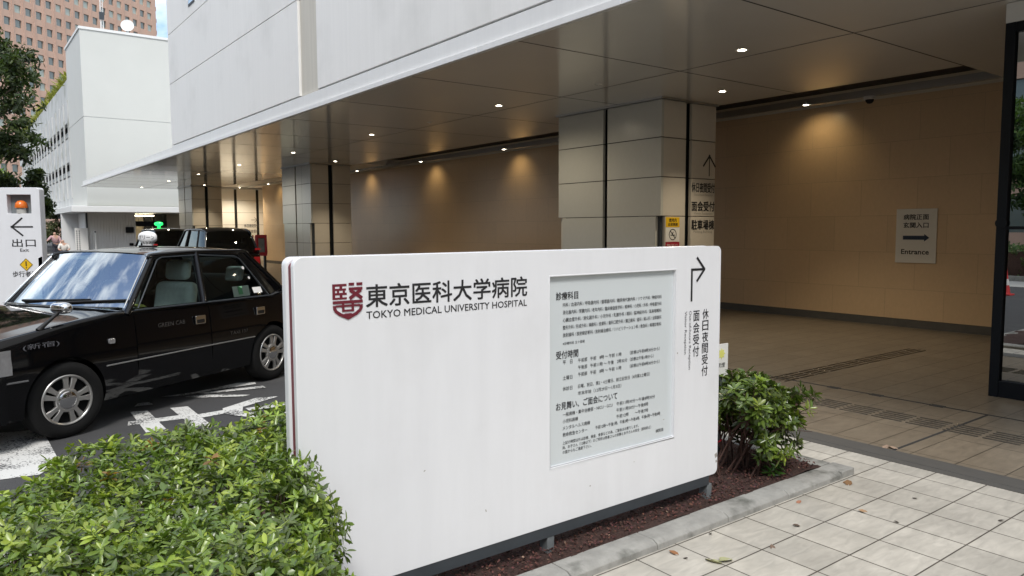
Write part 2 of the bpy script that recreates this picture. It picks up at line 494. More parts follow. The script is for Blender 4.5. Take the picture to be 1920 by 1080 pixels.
def build_leaves(name, data, m, parent=None):
    V = np.concatenate([d[0] for d in data]); offs = np.cumsum([0] + [len(d[0]) for d in data[:-1]])
    f3 = np.concatenate([d[1] + o for d, o in zip(data, offs)]); f4 = np.concatenate([d[2] + o for d, o in zip(data, offs)])
    C = np.concatenate([d[3] for d in data])
    if parent is not None and ROOT.get(parent.name) is not None: V = V - np.array(ROOT[parent.name])[None]
    me = bpy.data.meshes.new(name)
    nl = f3.size + f4.size
    me.vertices.add(len(V)); me.vertices.foreach_set('co', V.ravel())
    me.loops.add(nl); me.loops.foreach_set('vertex_index', np.concatenate([f3.ravel(), f4.ravel()]).astype(np.int32))
    npol = len(f3) + len(f4)
    me.polygons.add(npol)
    ls = np.concatenate([np.arange(len(f3)) * 3, f3.size + np.arange(len(f4)) * 4]).astype(np.int32)
    me.polygons.foreach_set('loop_start', ls)
    me.update(calc_edges=True)
    a = me.attributes.new('Col', 'FLOAT_COLOR', 'POINT')
    a.data.foreach_set('color', np.concatenate([C, np.ones((len(C), 1))], axis=1).astype(np.float32).ravel())
    me.polygons.foreach_set('use_smooth', np.ones(npol, bool))
    me.materials.append(M[m])
    o = bpy.data.objects.new(name, me); col.objects.link(o)
    if parent is not None:
        o.parent = parent; ROOT[o.name] = ROOT.get(parent.name)
    return o

def shoots(P, D, nleaf, ll, lw, cols, up_tilt=0.55, spread=0.5):
    """whorls of leaves at shoot tips P pointing along D"""
    P = np.asarray(P); D = np.asarray(D, float); D /= np.linalg.norm(D, axis=1)[:, None]
    N = len(P)
    a = np.cross(D, rng.normal(size=(N, 3))); a /= np.linalg.norm(a, axis=1)[:, None]
    b = np.cross(D, a)
    pos = []; dr = []; nr = []; LL = []; WW = []; CC = []
    for k in range(nleaf):
        th = 2 * math.pi * (k * 0.382) + rng.normal(0, 0.25, N)
        lift = up_tilt + rng.normal(0, 0.28, N) - 0.75 * (k >= nleaf - 3)
        out = a * np.cos(th)[:, None] + b * np.sin(th)[:, None]
        d = out + D * lift[:, None] + rng.normal(0, 0.08, (N, 3))
        back = (k / nleaf) * spread
        pos.append(P - D * (back * ll)[:, None] if hasattr(ll, '__len__') else P - D * back * ll)
        dr.append(d); nr.append(D + rng.normal(0, 0.2, (N, 3)))
        sc = rng.uniform(0.7, 1.15, N) * (0.75 if k < 2 else 1.0)
        LL.append(ll * sc); WW.append(lw * sc)
        tip = 1.0 if k < 3 else 0.0
        CC.append(np.clip(cols * (1 + rng.normal(0, 0.10, (N, 1))) * (np.array([[1.25, 1.18, 1.0]]) if tip else 1.0), 0.004, 1))
    return leaf_cloud(np.concatenate(pos), np.concatenate(dr), np.concatenate(nr), np.concatenate(LL), np.concatenate(WW), np.concatenate(CC))
# ------------------------------------------------------------------ the setting
def sheet(name, x0, x1, y0, y1, z, m):
    return tag(MB().add([(x0, y0, z), (x1, y0, z), (x1, y1, z), (x0, y1, z)], [(0, 1, 2, 3)]).build(name, m, fix=False), kind='structure')
sheet('ground', -900, 900, -900, 900, -0.012, 'asphalt')
sheet('road', -60, 14, -30, 110, 0.0, 'asphalt')
sheet('pavement', -6, 5.318, -14, 2.72, 0.004, 'pavement_tile')
sheet('pavement', 4.84, 5.318, 2.72, 7.2, 0.004, 'pavement_tile')
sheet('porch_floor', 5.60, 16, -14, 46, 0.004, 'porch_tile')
mb = MB().box((5.318, -14, -0.01), (5.60, 46, 0.008))
for i in range(12): mb.box((5.40 + i * 0.0001, -14 + i * 5.0, 0.008), (5.50, -14 + i * 5.0 + 4.994, 0.0095))
tag(mb.build('drain_strip', 'strip_metal'), kind='structure')
# dark expansion joints in the porch floor
mb = MB().box((7.325, -10, 0.003), (7.352, 8, 0.0065))
mb.box((5.60, 2.642, 0.003), (7.325, 2.662, 0.0068))
for y in (3.6, 4.05, 3.02): mb.box((7.30, y, 0.003), (7.375, y + 0.12, 0.0072))
tag(mb.build('floor_joint', 'joint_dark'), kind='structure')

# planting bed
def bed():
    n, k = 70, 40
    pts = []
    for i in range(n + 1):
        row = []
        for j in range(k + 1):
            x = -2.6 + 7.30 * i / n; y = 2.69 + 1.75 * j / k
            row.append((x, y, 0.048 + 0.012 * math.sin(x * 7 + y * 3) * math.sin(y * 11 - x * 2) + random.uniform(-.006, .008)))
        pts.append(row)
    return tag(MB().grid(pts).build('planting_bed', 'soil', smooth=80, fix=False), kind='structure')
bed()
def bed2():
    pts = [[(-2.6 + 3.9 * i / 20, 1.7 + 1.0 * j / 8, 0.05 + random.uniform(-.006, .008)) for j in range(9)] for i in range(21)]
    return tag(MB().grid(pts).build('planting_bed', 'soil', smooth=80, fix=False), kind='structure')
bed2()
# kerb stones
def kerb_stone(mb, a, b, inward, z=0.052):
    """chamfered kerb stone from a to b (outer bottom edge), body on the inward side"""
    a = Vector((*a, 0)); b = Vector((*b, 0)); n = Vector((*inward, 0))
    t = (b - a).normalized()
    a = a + t * 0.0025; b = b - t * 0.0025
    pr = [(0.0, -0.01), (0.004, z - 0.018), (0.028, z - 0.004), (0.04, z), (0.150, z), (0.158, z - 0.01), (0.158, -0.01)]
    vs = [a + n * p[0] + Vector((0, 0, p[1])) for p in pr] + [b + n * p[0] + Vector((0, 0, p[1])) for p in pr]
    k = len(pr)
    mb.add(vs, [tuple(range(k)), tuple(reversed(range(k, 2 * k)))] + [(i, (i + 1) % k, k + (i + 1) % k, k + i) for i in range(k)])
mb = MB()
xs = [1.2 + 0.6 * i - 0.127 for i in range(7)]
xs[-1] = 4.69
for a, b in zip(xs[:-1], xs[1:]): kerb_stone(mb, (a, 2.548), (b, 2.548), (0, 1))
mb.box((4.6925, 2.5505, -0.01), (4.8475, 2.7055, 0.050))
for i in range(3): kerb_stone(mb, (4.85, 2.71 + 0.6 * i), (4.85, 3.31 + 0.6 * i), (-1, 0))
for i in range(12): kerb_stone(mb, (4.69 - 0.6 * i, 4.51), (4.09 - 0.6 * i, 4.51), (0, -1))
for i in range(6): kerb_stone(mb, (1.07 - 0.6 * i - .6, 1.6), (1.07 - 0.6 * i, 1.6), (0, 1))
for i in range(2): kerb_stone(mb, (1.23, 1.6 + 0.47 * i), (1.23, 2.07 + 0.47 * i), (-1, 0))
tag(mb.build('kerb', 'concrete', smooth=25, bevel=0.004), kind='structure')
# red-brown bark chips
N = 13000
px = rng.uniform(0.9, 4.70, N); py = rng.uniform(2.70, 3.9, N); keep = rng.random(N) < np.where(py < 3.2, 1.0, 0.5)
px, py = px[keep], py[keep]; N = len(px)
c = np.array([[0.085, 0.031, 0.024]]) * rng.uniform(0.35, 1.5, (N, 1)) * np.array([[1, 1, 1]]) + rng.uniform(0, .012, (N, 3))
pale = rng.random(N) < 0.018
c[pale] = np.array([0.26, 0.17, 0.12])
o = build_leaves('bark_mulch', [leaf_cloud(np.stack([px, py, 0.066 + rng.uniform(-.014, .012, N)], 1), rng.normal(size=(N, 3)) * [1, 1, .35], rng.normal(size=(N, 3)) * [.5, .5, .3] + [0, 0, 1],
                 rng.uniform(0.008, 0.024, N), rng.uniform(0.006, 0.015, N), c, fold=0.3, bend=-0.2)], 'mulch_chip')
tag(o, 'dark red bark mulch covering the planting bed under the white sign', 'mulch', kind='stuff')

# painted road markings (traced on the ground)
MARKS = dict(
 stop=[(0.24, 7.44), (0.53, 7.36), (0.545, 6.21), (0.40, 5.98), (-1.6, 6.35), (-1.6, 7.75)],
 a=[(1.16, 7.17), (1.68, 7.13), (1.67, 6.97), (1.13, 7.03)],
 b=[(1.24, 7.55), (1.38, 7.5), (1.37, 6.7), (1.21, 6.69)],
 c=[(1.57, 7.48), (1.72, 7.45), (1.71, 6.6), (1.57, 6.63)],
 d=[(1.71, 7.06), (1.95, 7.08), (1.92, 6.94), (1.71, 6.91)],
 e=[(1.96, 7.15), (2.34, 7.39), (2.57, 7.33), (2.13, 7.09), (2.07, 6.91), (2.2, 6.72), (2.42, 6.72), (2.40, 6.53), (2.09, 6.62), (1.96, 6.82), (1.91, 6.96)],
 f=[(2.13, 7.02), (2.60, 7.02), (2.56, 6.87), (2.13, 6.91)],
 g=[(1.78, 7.89), (1.98, 7.86), (2.35, 7.57), (2.27, 7.54), (1.9, 7.76)],
 h=[(1.95, 7.985), (2.6, 7.92), (2.59, 7.81), (2.0, 7.90)],
 i=[(1.6, 8.03), (1.94, 8.05), (2.42, 8.24), (2.59, 8.16), (2.57, 8.06), (2.13, 8.035), (1.78, 7.95)],
 j=[(1.31, 7.74), (1.36, 7.86), (1.46, 7.84), (1.47, 7.72)])
mb = MB()
for i, (k, poly) in enumerate(MARKS.items()):
    mb.add([(x, y, 0.004 + 0.0006 * i) for x, y in poly], [tuple(range(len(poly)))])
tag(mb.build('road_marking', 'road_paint'), kind='structure')

# steel guide bars set into the porch floor (tactile paving)
def tactile(name, label, along_y, c0, lanes, a, b, step=0.305):
    mb = MB()
    t = a
    while t < b:
        for i in range(lanes):
            w = c0 + i * 0.068
            if along_y: mb.box((w, t + .015, 0.004), (w + 0.022, t + step - .02, 0.010))
            else: mb.box((t + .015, w, 0.004), (t + step - .02, w + 0.022, 0.010))
        t += step
    o = mb.build(name, 'guide_bar', smooth=30, bevel=0.0025)
    return tag(o, label, 'tactile paving')
mat('guide_bar', (0.16, 0.145, 0.12), 0.28, metal=0.85)
tactile('tactile_strip', 'steel guide bars running across the porch floor towards the beige wall', False, 4.60, 4, 7.20, 10.45)
tactile('tactile_strip', 'steel guide bars running parallel to the dark drain strip', True, 6.49, 5, -1.5, 4.25, 0.30)

# fallen leaves
LEAFLAB = [((2.80, 2.56), .10, (0.30, 0.34, 0.12), 'large pale green fallen leaf lying against the kerb'),
 ((2.90, 2.50), .06, (0.26, 0.12, 0.05), 'brown fallen leaf touching the large green leaf at the kerb'),
 ((2.995, 2.235), .10, (0.36, 0.36, 0.20), 'pale dry fallen leaf lying on a tile joint in the foreground'),
 ((4.09, 2.48), .045, (0.32, 0.15, 0.09), 'orange brown fallen leaf on a pavement tile near the kerb'),
 ((3.71, 2.30), .045, (0.10, 0.07, 0.05), 'dark fallen leaf on the tile beyond the green leaf'),
 ((3.39, 2.22), .05, (0.16, 0.11, 0.08), 'curled brown fallen leaf lying across a tile joint'),
 ((4.22, 2.19), .06, (0.32, 0.20, 0.11), 'thin tan fallen leaf on the second tile row from the kerb'),
 ((4.66, 2.50), .08, (0.20, 0.11, 0.05), 'brown fallen leaves caught at the end of the kerb'),
 ((3.24, 2.50), .03, (0.05, 0.04, 0.03), 'small black leaf scrap beside the kerb'),
 ((2.91, 2.38), .03, (0.05, 0.04, 0.03), 'small black leaf scrap in the middle of a near tile'),
 ((4.69, 2.06), .035, (0.05, 0.04, 0.035), 'small black leaf scrap on the pale tiles by the drain strip'),
 ((4.22, 1.98), .03, (0.06, 0.05, 0.04), 'tiny dark leaf scrap on the sunlit middle tiles'),
 ((4.73, 1.60), .035, (0.07, 0.06, 0.05), 'dark leaf scrap on the tile at the right edge'),
 ((5.66, 2.72), .09, (0.30, 0.21, 0.15), 'pale brown fallen leaf on the far edge of the drain strip')]
for (p, s, c_, lab) in LEAFLAB:
    n = 2 if s > .07 else 1
    P = np.array([[p[0] + rng.normal(0, .02) * (i > 0), p[1] + rng.normal(0, .02) * (i > 0), 0.014 + .006 * i] for i in range(n)])
    o = build_leaves('fallen_leaf', [leaf_cloud(P, rng.normal(size=(n, 3)) * [1, 1, .1], np.array([[0, 0, 1]] * n) + rng.normal(0, .2, (n, 3)), [s] * n, [s * .6] * n, np.array([c_] * n), fold=.25, bend=.2)], 'leaf_dry')
    tag(o, lab, 'leaf', 'fallen leaves on the pavement')

# ------------------------------------------------------------------ hospital building
HB = empty('hospital_building', (5.26, 2.0, 0), 'white panelled hospital building with a deep grey porch on tiled columns', 'building')
XF, ZS = 5.26, 3.82
# upper facade wall: panels with open joints
mb = MB()
zj = [4.135, 5.87, 7.25, 9.0, 11.0, 13.0]
for (ya, yb, x) in ((-12, 12.62, XF), (13.47, 23.40, XF)):
    for a, b in zip(zj[:-1], zj[1:]): mb.box((x, ya, a + .008), (x + .25, yb, b - .008))
mb.build('facade_wall', 'facade_white', HB, bevel=.006)
mb = MB().box((XF + .06, -12, 4.10), (14, 23.34, 13.0))
mb.build('wall_backing', 'joint_dark', HB)
mb = MB()
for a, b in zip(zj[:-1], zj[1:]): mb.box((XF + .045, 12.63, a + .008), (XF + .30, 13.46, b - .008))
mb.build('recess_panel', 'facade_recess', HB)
# end wall of the upper storeys
MB().box((XF + .251, 23.342, 4.10), (14, 23.40, 13.0)).build('end_wall', 'facade_white', HB)
w = MB().box((XF - .012, 20.40, 7.50), (XF + .02, 21.0, 9.3)).build('window', 'car_trim', HB)
MB().box((XF - .02, 20.45, 7.55), (XF - .0125, 20.95, 9.25)).build('pane', 'pane_glass', w)
ys_j = [1.95 - 2.455 * 3 + 2.455 * i for i in range(20)]
# fascia: upper band, slim projecting nosing below it
mb = MB().box((XF, -12, 3.90), (XF + .20, 23.40, 4.118))
mb.build('fascia', 'fascia_white', HB, bevel=.004)
mb = MB()
for yj in ys_j: mb.box((XF + .02, yj - .010, ZS - .0015), (10.86, yj + .010, ZS - .0005))
for xj in (8.05,): mb.box((xj - .008, -9, ZS - .0022), (xj + .008, 42.2, ZS - .0016))
mb.build('soffit_joint', 'joint_dark', HB)
mb = MB()
y = -12.0
while y < 42.4:
    mb.box((XF - .035, y + .003, 3.822), (XF + .16, min(y + 2.455, 42.2) - .003, 3.895)); y += 2.455
mb.build('fascia_nosing', 'fascia_white', HB, bevel=.004)
# soffit panels (lower deck) with thin joints; the recessed slot by the wall
mb = MB()
ys = [1.95 - 2.455 * 5 + 2.455 * i for i in range(23)]
for a, b in zip(ys[:-1], ys[1:]):
    for x0, x1 in ((XF + .02, 8.05), (8.05, 10.86)):
        if a > 42.3: continue
        mb.box((x0 + .005, a + .008, ZS), (x1 - .005, min(b, 42.2) - .008, ZS + .03))
mb.build('soffit', 'soffit_metal', HB)
MB().box((XF + .03, -10, ZS + .034), (10.85, 42.18, ZS + .07)).build('soffit_backing', 'joint_dark', HB)
MB().box((10.865, -10.0, ZS), (14, 4.40, ZS + .03)).build('soffit_infill', 'soffit_metal', HB)
MB().box((10.865, 40.2, ZS), (16, 42.2, ZS + .03)).build('soffit_infill', 'soffit_metal', HB)
mb = MB().box((10.83, 4.41, ZS + .002), (10.86, 40.2, 4.30)).box((10.86, 4.405, 4.30), (13.0, 40.2, 4.34)).box((10.87, 4.402, ZS + .03), (12.75, 4.42, 4.30))
mb.build('ceiling_slot', 'slot_dark', HB)
mb = MB().box((12.20, 4.43, 3.835), (12.30, 40.1, 3.870)).box((12.20, 4.43, 3.871), (12.215, 40.1, 3.95))
mb.build('light_rail', 'aluminium', HB)
# roof deck over the thin far canopy
MB().box((XF + .03, 23.45, ZS + .08), (16, 42.15, 4.09)).build('canopy_roof', 'fascia_white', HB)
# back wall + skirting
MB().box((12.75, -10, 0.14), (13.0, 38.0, 3.86)).build('porch_wall', 'wall_tile', HB)
MB().box((12.735, -10, 0.0), (13.0, 38.0, 0.135)).build('skirting', 'strip_metal', HB)
MB().box((12.76, -10, 3.862), (13.0, 38.0, 4.30)).build('wall_top', 'slot_dark', HB)
# end wall at the far end of the porch: white panels between dark strips
mb = MB()
xx = [10.74, 12.10, 13.25, 14.35, 16.0]
for a, b in zip(xx[:-1], xx[1:]):
    for z in np.arange(0.0, 3.8, .646): mb.box((a + .09, 40.4, z + .006), (b - .06, 40.6, min(z + .640, 3.815)))
mb.build('end_panel', 'white_paint', HB)
MB().box((10.70, 40.45, 0), (16, 40.65, 3.81)).build('panel_backing', 'void', HB)
MB().box((13.6, 38.02, 0), (14.2, 40.3, 3.815)).build('wall_return', 'wall_tile', HB)
text_parts('wall_lettering', 'ink_grey', HB, [('休日夜間受付', 12.52, 13.28, 1.80, 1.98), ('面会受付', 12.72, 13.28, 1.50, 1.68)], (0, 40.385, 0), (1, 0, 0), (0, 0, 1), bold=.01)
mb = MB()
mb.obox((13.05, 40.387, 2.20), (.16, 0, 0), (0, .001, 0), (0, 0, .012)).obox((13.15, 40.386, 2.26), (.07, 0, -.07), (0, .001, 0), (.008, 0, .008)).obox((13.15, 40.388, 2.14), (.07, 0, .07), (0, .001, 0), (-.008, 0, .008))
mb.build('wall_arrow', 'ink_grey', HB)

# columns
def column(y0, with_sign=False):
    x0, x1, y1 = 9.36, 10.76, y0 + 2.58
    c_ = MB().box((x0 + .10, y0 + .10, 0), (x1 - .02, y1 - .1, ZS)).build('column', 'black_metal', HB)
    def panels(z0, z1, inset):
        a = MB(); b = MB()
        for k in range(20):
            za = ZS + .0 - .646 * (k + 1); zb = ZS - .646 * k - .006
            za = max(za, z0); zb = min(zb, z1)
            if zb - za < .05: continue
            zt = zb - (.03 if k == 0 else 0)
            if z0 == 0 and za <= 0.01: za = .002
            for ya, yb in ((y0 + inset, y0 + 1.255), (y0 + 1.365, y1 - inset)): a.box((x0, ya, za), (x0 + .06, yb, zt))
            for xa, xb in ((x0 + inset if inset else x0 + .0605, x0 + .615), (x0 + .765, x1)): b.box((xa, y0, za), (xb, y0 + .06, zt))
            b.box((x0 + .065, y1 - .06, za), (x1, y1, zt)); b.box((x1 - .01, y0 + .07, za), (x1 + .03, y1 - .07, zt))
        return a, b
    for (z0, z1, inset) in ((1.882, ZS, 0.0), (0, 1.876, .11)):
        a, b = panels(z0, z1, inset)
        a.build('street_cladding', 'column_tile_x', c_, bevel=.003)
        b.build('side_cladding', 'column_tile_y', c_, bevel=.003)
    MB().box((x0 - .04, y0 - .04, ZS - .03), (x1 + .03, y1 + .04, ZS - .002)).build('capital_trim', 'aluminium', c_)
    MB().box((x0 + .06, y0 + .05, 0), (x0 + .12, y0 + .11, 1.88)).build('corner_post', 'steel_dark', c_)
    if with_sign:
        yq = y0 - .003
        text_parts('direction_lettering', 'ink', c_, [('休日夜間受付', 10.135, 10.75, 2.295, 2.46), ('面会受付', 10.14, 10.755, 1.975, 2.14), ('駐車場棟', 10.145, 10.75, 1.655, 1.82)], (0, yq, 0), (1, 0, 0), (0, 0, 1), bold=.028)
        mb = MB()
        mb.box((10.585, yq - .001, 2.58), (10.607, yq, 2.94))
        for s in (-1, 1): mb.obox((10.596 + s * .075, yq - .0012, 2.845), (s * .09, 0, -.10), (0, .0006, 0), (.012, 0, .011 * s))
        mb.build('direction_arrow', 'ink', c_)
        text_parts('english_lettering', 'ink_soft', c_, [(t, 10.20, 10.70, z, z + .05) for t, z in (('Out-of-hours Reception', 2.225), ('Visitor Reception', 1.905), ('Parking Building', 1.59))], (0, yq, 0), (1, 0, 0), (0, 0, 1))
    return c_
column(8.34, True); column(23.24); column(38.14)

# downlights in the soffit
def downlight(p, label, watt, spot=True, tilt=None, size=R(80)):
    e = empty('downlight', p, label, 'ceiling light', group='small round downlights in the porch ceiling')
    x, y, z = p
    MB().lathe([(.045, 0), (.075, -.004), (.078, -.001), (.05, .0)], p, (0, 0, 1), 20, cap=False).build('trim_ring', 'white_paint', e, smooth=40)
    MB().lathe([(.0, -.003), (.030, -.005), (.046, -.002)], p, (0, 0, 1), 20).build('lens', 'downlight_lens', e, smooth=60)
    if watt:
        ld = bpy.data.lights.new('downlight_lamp', 'SPOT'); ld.energy = watt; ld.spot_size = size; ld.spot_blend = .7
        ld.color = (1.0, 0.85, 0.62); ld.shadow_soft_size = .03
        lo = bpy.data.objects.new('lamp_light', ld); col.objects.link(lo); lo.parent = e
        lo.location = (0, 0, -.03)
        if tilt: lo.rotation_euler = tilt
    return e
ORD = ['nearest', 'second nearest', 'third', 'fourth', 'fifth', 'sixth', 'seventh', 'eighth']
for i, y in enumerate((5.62, 10.6, 15.5, 20.35, 25.2, 30.3, 35.2, 41.0)):
    downlight((7.72, y, ZS - .001), 'lit downlight in the porch ceiling, %s in the row along the fascia' % (ORD[i] if i < 7 else 'farthest'), 44, size=R(168))
for i, y in enumerate((7.47, 22.2, 37.4)):
    downlight((9.78, y, ZS - .001), 'lit downlight in front of the %s tiled column' % ('nearest', 'middle', 'farthest')[i], 110, tilt=(R(-12), 0, 0), size=R(100))
downlight((11.9, 38.9, ZS - .001), 'lit downlight before the white end panels at the far end of the porch', 150, size=R(150))
for i, y in enumerate((7.5, 12.0, 16.5, 21.0, 25.7, 30.5, 35.4)):
    e = empty('wall_washer', (12.17, y, 3.86), 'small lit spot on the ceiling rail, %s along the beige wall' % (ORD[i] if i < 6 else 'farthest'), 'wall light', group='wall lights on the ceiling rail')
    MB().lathe([(.05, .05), (.055, .0), (.05, -.02), (.03, -.02)], (12.17, y, 3.86), (0, 0, 1), 18).build('housing', 'aluminium', e, smooth=40)
    MB().lathe([(.0, -.026), (.045, -.022)], (12.17, y, 3.86), (0, 0, 1), 18).build('lens', 'downlight_lens', e)
    ld = bpy.data.lights.new('wall_washer_lamp', 'SPOT'); ld.energy = 6.5; ld.spot_size = R(112); ld.spot_blend = 1.0; ld.color = (1.0, 0.76, 0.40); ld.shadow_soft_size = .03
    lo = bpy.data.objects.new('lamp_light', ld); col.objects.link(lo); lo.parent = e; lo.location = (-.02, 0, -.05); lo.rotation_euler = (0, R(-34), 0)

# dome camera under the rail, two ceiling discs
e = empty('security_camera', (12.20, 6.37, 3.83), 'small white dome camera under the ceiling rail', 'camera')
MB().lathe([(.0, .0), (.095, .0), (.095, -.05), (.06, -.055)], (12.20, 6.37, 3.833), (0, 0, 1), 20).build('housing', 'white_paint', e, smooth=40)
MB().lathe([(.0, -.12), (.035, -.112), (.058, -.088), (.068, -.054)], (12.20, 6.37, 3.833), (0, 0, 1), 20).build('dome', 'black_metal', e, smooth=60)
for y, lab in ((8.19, 'round grey sprinkler disc in the ceiling before the signed column'), (13.09, 'round grey sprinkler disc in the ceiling left of the signed column')):
    e = empty('sprinkler', (7.80, y, ZS), lab, 'sprinkler', group='sprinklers in the porch ceiling')
    MB().lathe([(.0, -.012), (.05, -.010), (.055, -.001)], (7.80, y, ZS), (0, 0, 1), 18).build('cover_disc', 'soffit_metal', e, smooth=50)
    MB().lathe([(.0, -.02), (.012, -.018), (.012, -.012)], (7.80, y, ZS), (0, 0, 1), 10).build('nozzle', 'aluminium', e)

# entrance sign on the beige wall (faces -X, reads towards -Y)
e = empty('wall_sign', (12.73, 5.79, 1.09), 'white entrance sign with a dark blue arrow on the beige porch wall', 'sign')
MB().box((12.725, 5.465, 1.09), (12.749, 6.115, 1.985)).build('sign_panel', 'paper', e, bevel=.003)
o_, u_, v_ = (12.722, 6.115, 1.09), (0, -1, 0), (0, 0, 1)
text_parts('lettering', 'ink', e, [('病院正面', .12, .52, .715, .805), ('玄関入口', .12, .52, .580, .670), ('Entrance', .10, .54, .145, .225)], o_, u_, v_, bold=.02)
MB().prism([(.12, .385), (.46, .385), (.46, .355), (.54, .418), (.46, .480), (.46, .450), (.12, .450)], o_, u_, v_, (-1, 0, 0), .001).build('arrow', 'blue_ink', e)

# notices on the signed column
e = empty('column_notice', (9.66, 8.337, 1.2), 'yellow and red no smoking notice on the tiled column', 'notice')
yq = 8.333
MB().box((9.49, yq, 1.70), (9.83, 8.339, 1.865)).build('yellow_plate', 'yellow', e)
MB().box((9.49, yq, 1.455), (9.83, 8.339, 1.694)).build('white_plate', 'paper', e)
MB().box((9.49, yq, 1.22), (9.83, 8.339, 1.449)).build('red_plate', 'notice_red', e)
text_parts('lettering', 'ink', e, [('敷地内', .08, .26, .085, .145), ('全面禁煙', .05, .29, .02, .07)], (9.49, yq - .001, 1.70), (1, 0, 0), (0, 0, 1), bold=.02)
mb = MB()
th = [2 * math.pi * i / 24 for i in range(24)]
for i in range(24):
    a, b = th[i], th[(i + 1) % 24]
    mb.add([(9.66 + r * math.cos(t), yq - .001, 1.575 + r * math.sin(t)) for r, t in ((.095, a), (.095, b), (.08, b), (.08, a))], [(0, 1, 2, 3)])
mb.obox((9.66, yq - .0012, 1.575), (.06, 0, -.06), (0, .0002, 0), (.006, 0, .006)).obox((9.66, yq - .0016, 1.565), (.055, 0, 0), (0, .0002, 0), (0, 0, .008))
mb.obox((9.66, yq - .0016, 1.60), (.012, 0, .02), (0, .0002, 0), (.008, 0, -.004))
mb.build('symbol', 'ink', e)
for z in (1.385, 1.29): text_parts('red_lettering', 'paper', e, [('喫煙はご遠慮ください', .03, .31, 0, .035)], (9.49, yq - .001, z), (1, 0, 0), (0, 0, 1))

# glass vestibule at the right
e = empty('glass_vestibule', (8.19, 2.97, 0), 'dark framed glass entrance lobby reflecting trees', 'entrance lobby')
mb = MB()
for y in (2.885, .90, -1.10, -3.1): mb.box((8.19, y, 0), (8.32, y + .085, 3.63))
mb.box((8.195, -3.0, 0.0), (8.30, 2.884, .167)).box((8.195, -3.0, 3.54), (8.30, 2.884, 3.628)).box((8.197, -3.0, 1.66), (8.28, 2.884, 1.69))
mb.box((8.33, 2.885, 0), (11.0, 2.965, .16)).box((8.33, 2.885, 3.545), (11.0, 2.965, 3.625)).box((10.9, 2.88, 0), (11.0, 2.97, 3.63))
mb.build('frame', 'black_metal', e, bevel=.004)
for a, b in ((2.87, .99), (.89, -1.01), (-1.11, -3.0)): MB().box((8.235, b, .17), (8.245, a, 3.54)).build('glass_pane', 'pane_glass', e)
MB().box((8.34, 2.92, .165), (10.89, 2.93, 3.54)).build('glass_pane', 'pane_glass', e)
MB().box((8.19, -3.1, 3.632), (11.0, 2.97, 3.815)).build('header', 'soffit_metal', e)
MB().lathe([(.0, 0), (.05, 0), (.05, .012), (.0, .012)], (8.185, 2.93, 1.72), (1, 0, 0), 14).build('door_sensor', 'black_metal', e)
# ------------------------------------------------------------------ the white hospital sign
def rrect(x0, x1, z0, z1, r, seg=6):
    out = []
    for cx, cz, a in ((x1 - r, z0 + r, -90), (x1 - r, z1 - r, 0), (x0 + r, z1 - r, 90), (x0 + r, z0 + r, 180)):
        for i in range(seg + 1):
            t = R(a + 90 * i / seg); out.append((cx + r * math.cos(t), cz + r * math.sin(t)))
    return out
SY = 2.80
S = empty('hospital_sign', (2.38, 2.87, 0.03), 'long white hospital name board on short posts in the planting bed', 'sign')
X0, X1, Z0, Z1 = 1.05, 3.685, 0.185, 1.580
# front panel with the window for the notice board cut out (four pieces round a hole, one outline)
DX0, DX1, DZ0, DZ1 = 2.345, 3.278, 0.485, 1.450
def panel_with_hole(x0, x1, z0, z1, hx0, hx1, hz0, hz1, y0, y1, r):
    out = rrect(x0, x1, z0, z1, r, 6); n = len(out)
    hole = [(hx1, hz0), (hx1, hz1), (hx0, hz1), (hx0, hz0)]
    mb = MB()
    def ring(y): return [(p[0], y, p[1]) for p in out] + [(p[0], y, p[1]) for p in hole]
    vs = ring(y0) + ring(y1); k = n + 4
    fs = []
    q = n // 4
    for c in range(4):                       # corner fans and side quads
        idx = [c * q + i for i in range(q)]
        for a, b in zip(idx[:-1], idx[1:]): fs.append((a, b, n + c))
        nx = ((c + 1) * q) % n
        fs.append((idx[-1], nx, n + (c + 1) % 4, n + c))
    back = [tuple(reversed([i + k for i in f])) for f in fs]
    side = [(i, k + i, k + (i + 1) % n, (i + 1) % n) for i in range(n)]
    hs = [(n + c, n + (c + 1) % 4, k + n + (c + 1) % 4, k + n + c) for c in range(4)]
    mb.add(vs, fs + back + side + hs)
    return mb
panel_with_hole(X0, X1, Z0, Z1, DX0, DX1, DZ0, DZ1, SY, SY + .032, .035).build('front_panel', 'sign_white', S, smooth=30, bevel=.004, bseg=3)
mb = MB().prism(rrect(X0 + .010, X1 - .010, Z0 + .03, Z1 - .022, .02), (0, SY + .033, 0), (1, 0, 0), (0, 0, 1), (0, 1, 0), .05)
mb.build('core', 'sign_red', S)
mb = MB().prism(rrect(X0 + .0, X1, Z0, Z1, .035), (0, SY + .084, 0), (1, 0, 0), (0, 0, 1), (0, 1, 0), .055)
mb.build('back_panel', 'sign_white', S, smooth=30, bevel=.012, bseg=3)
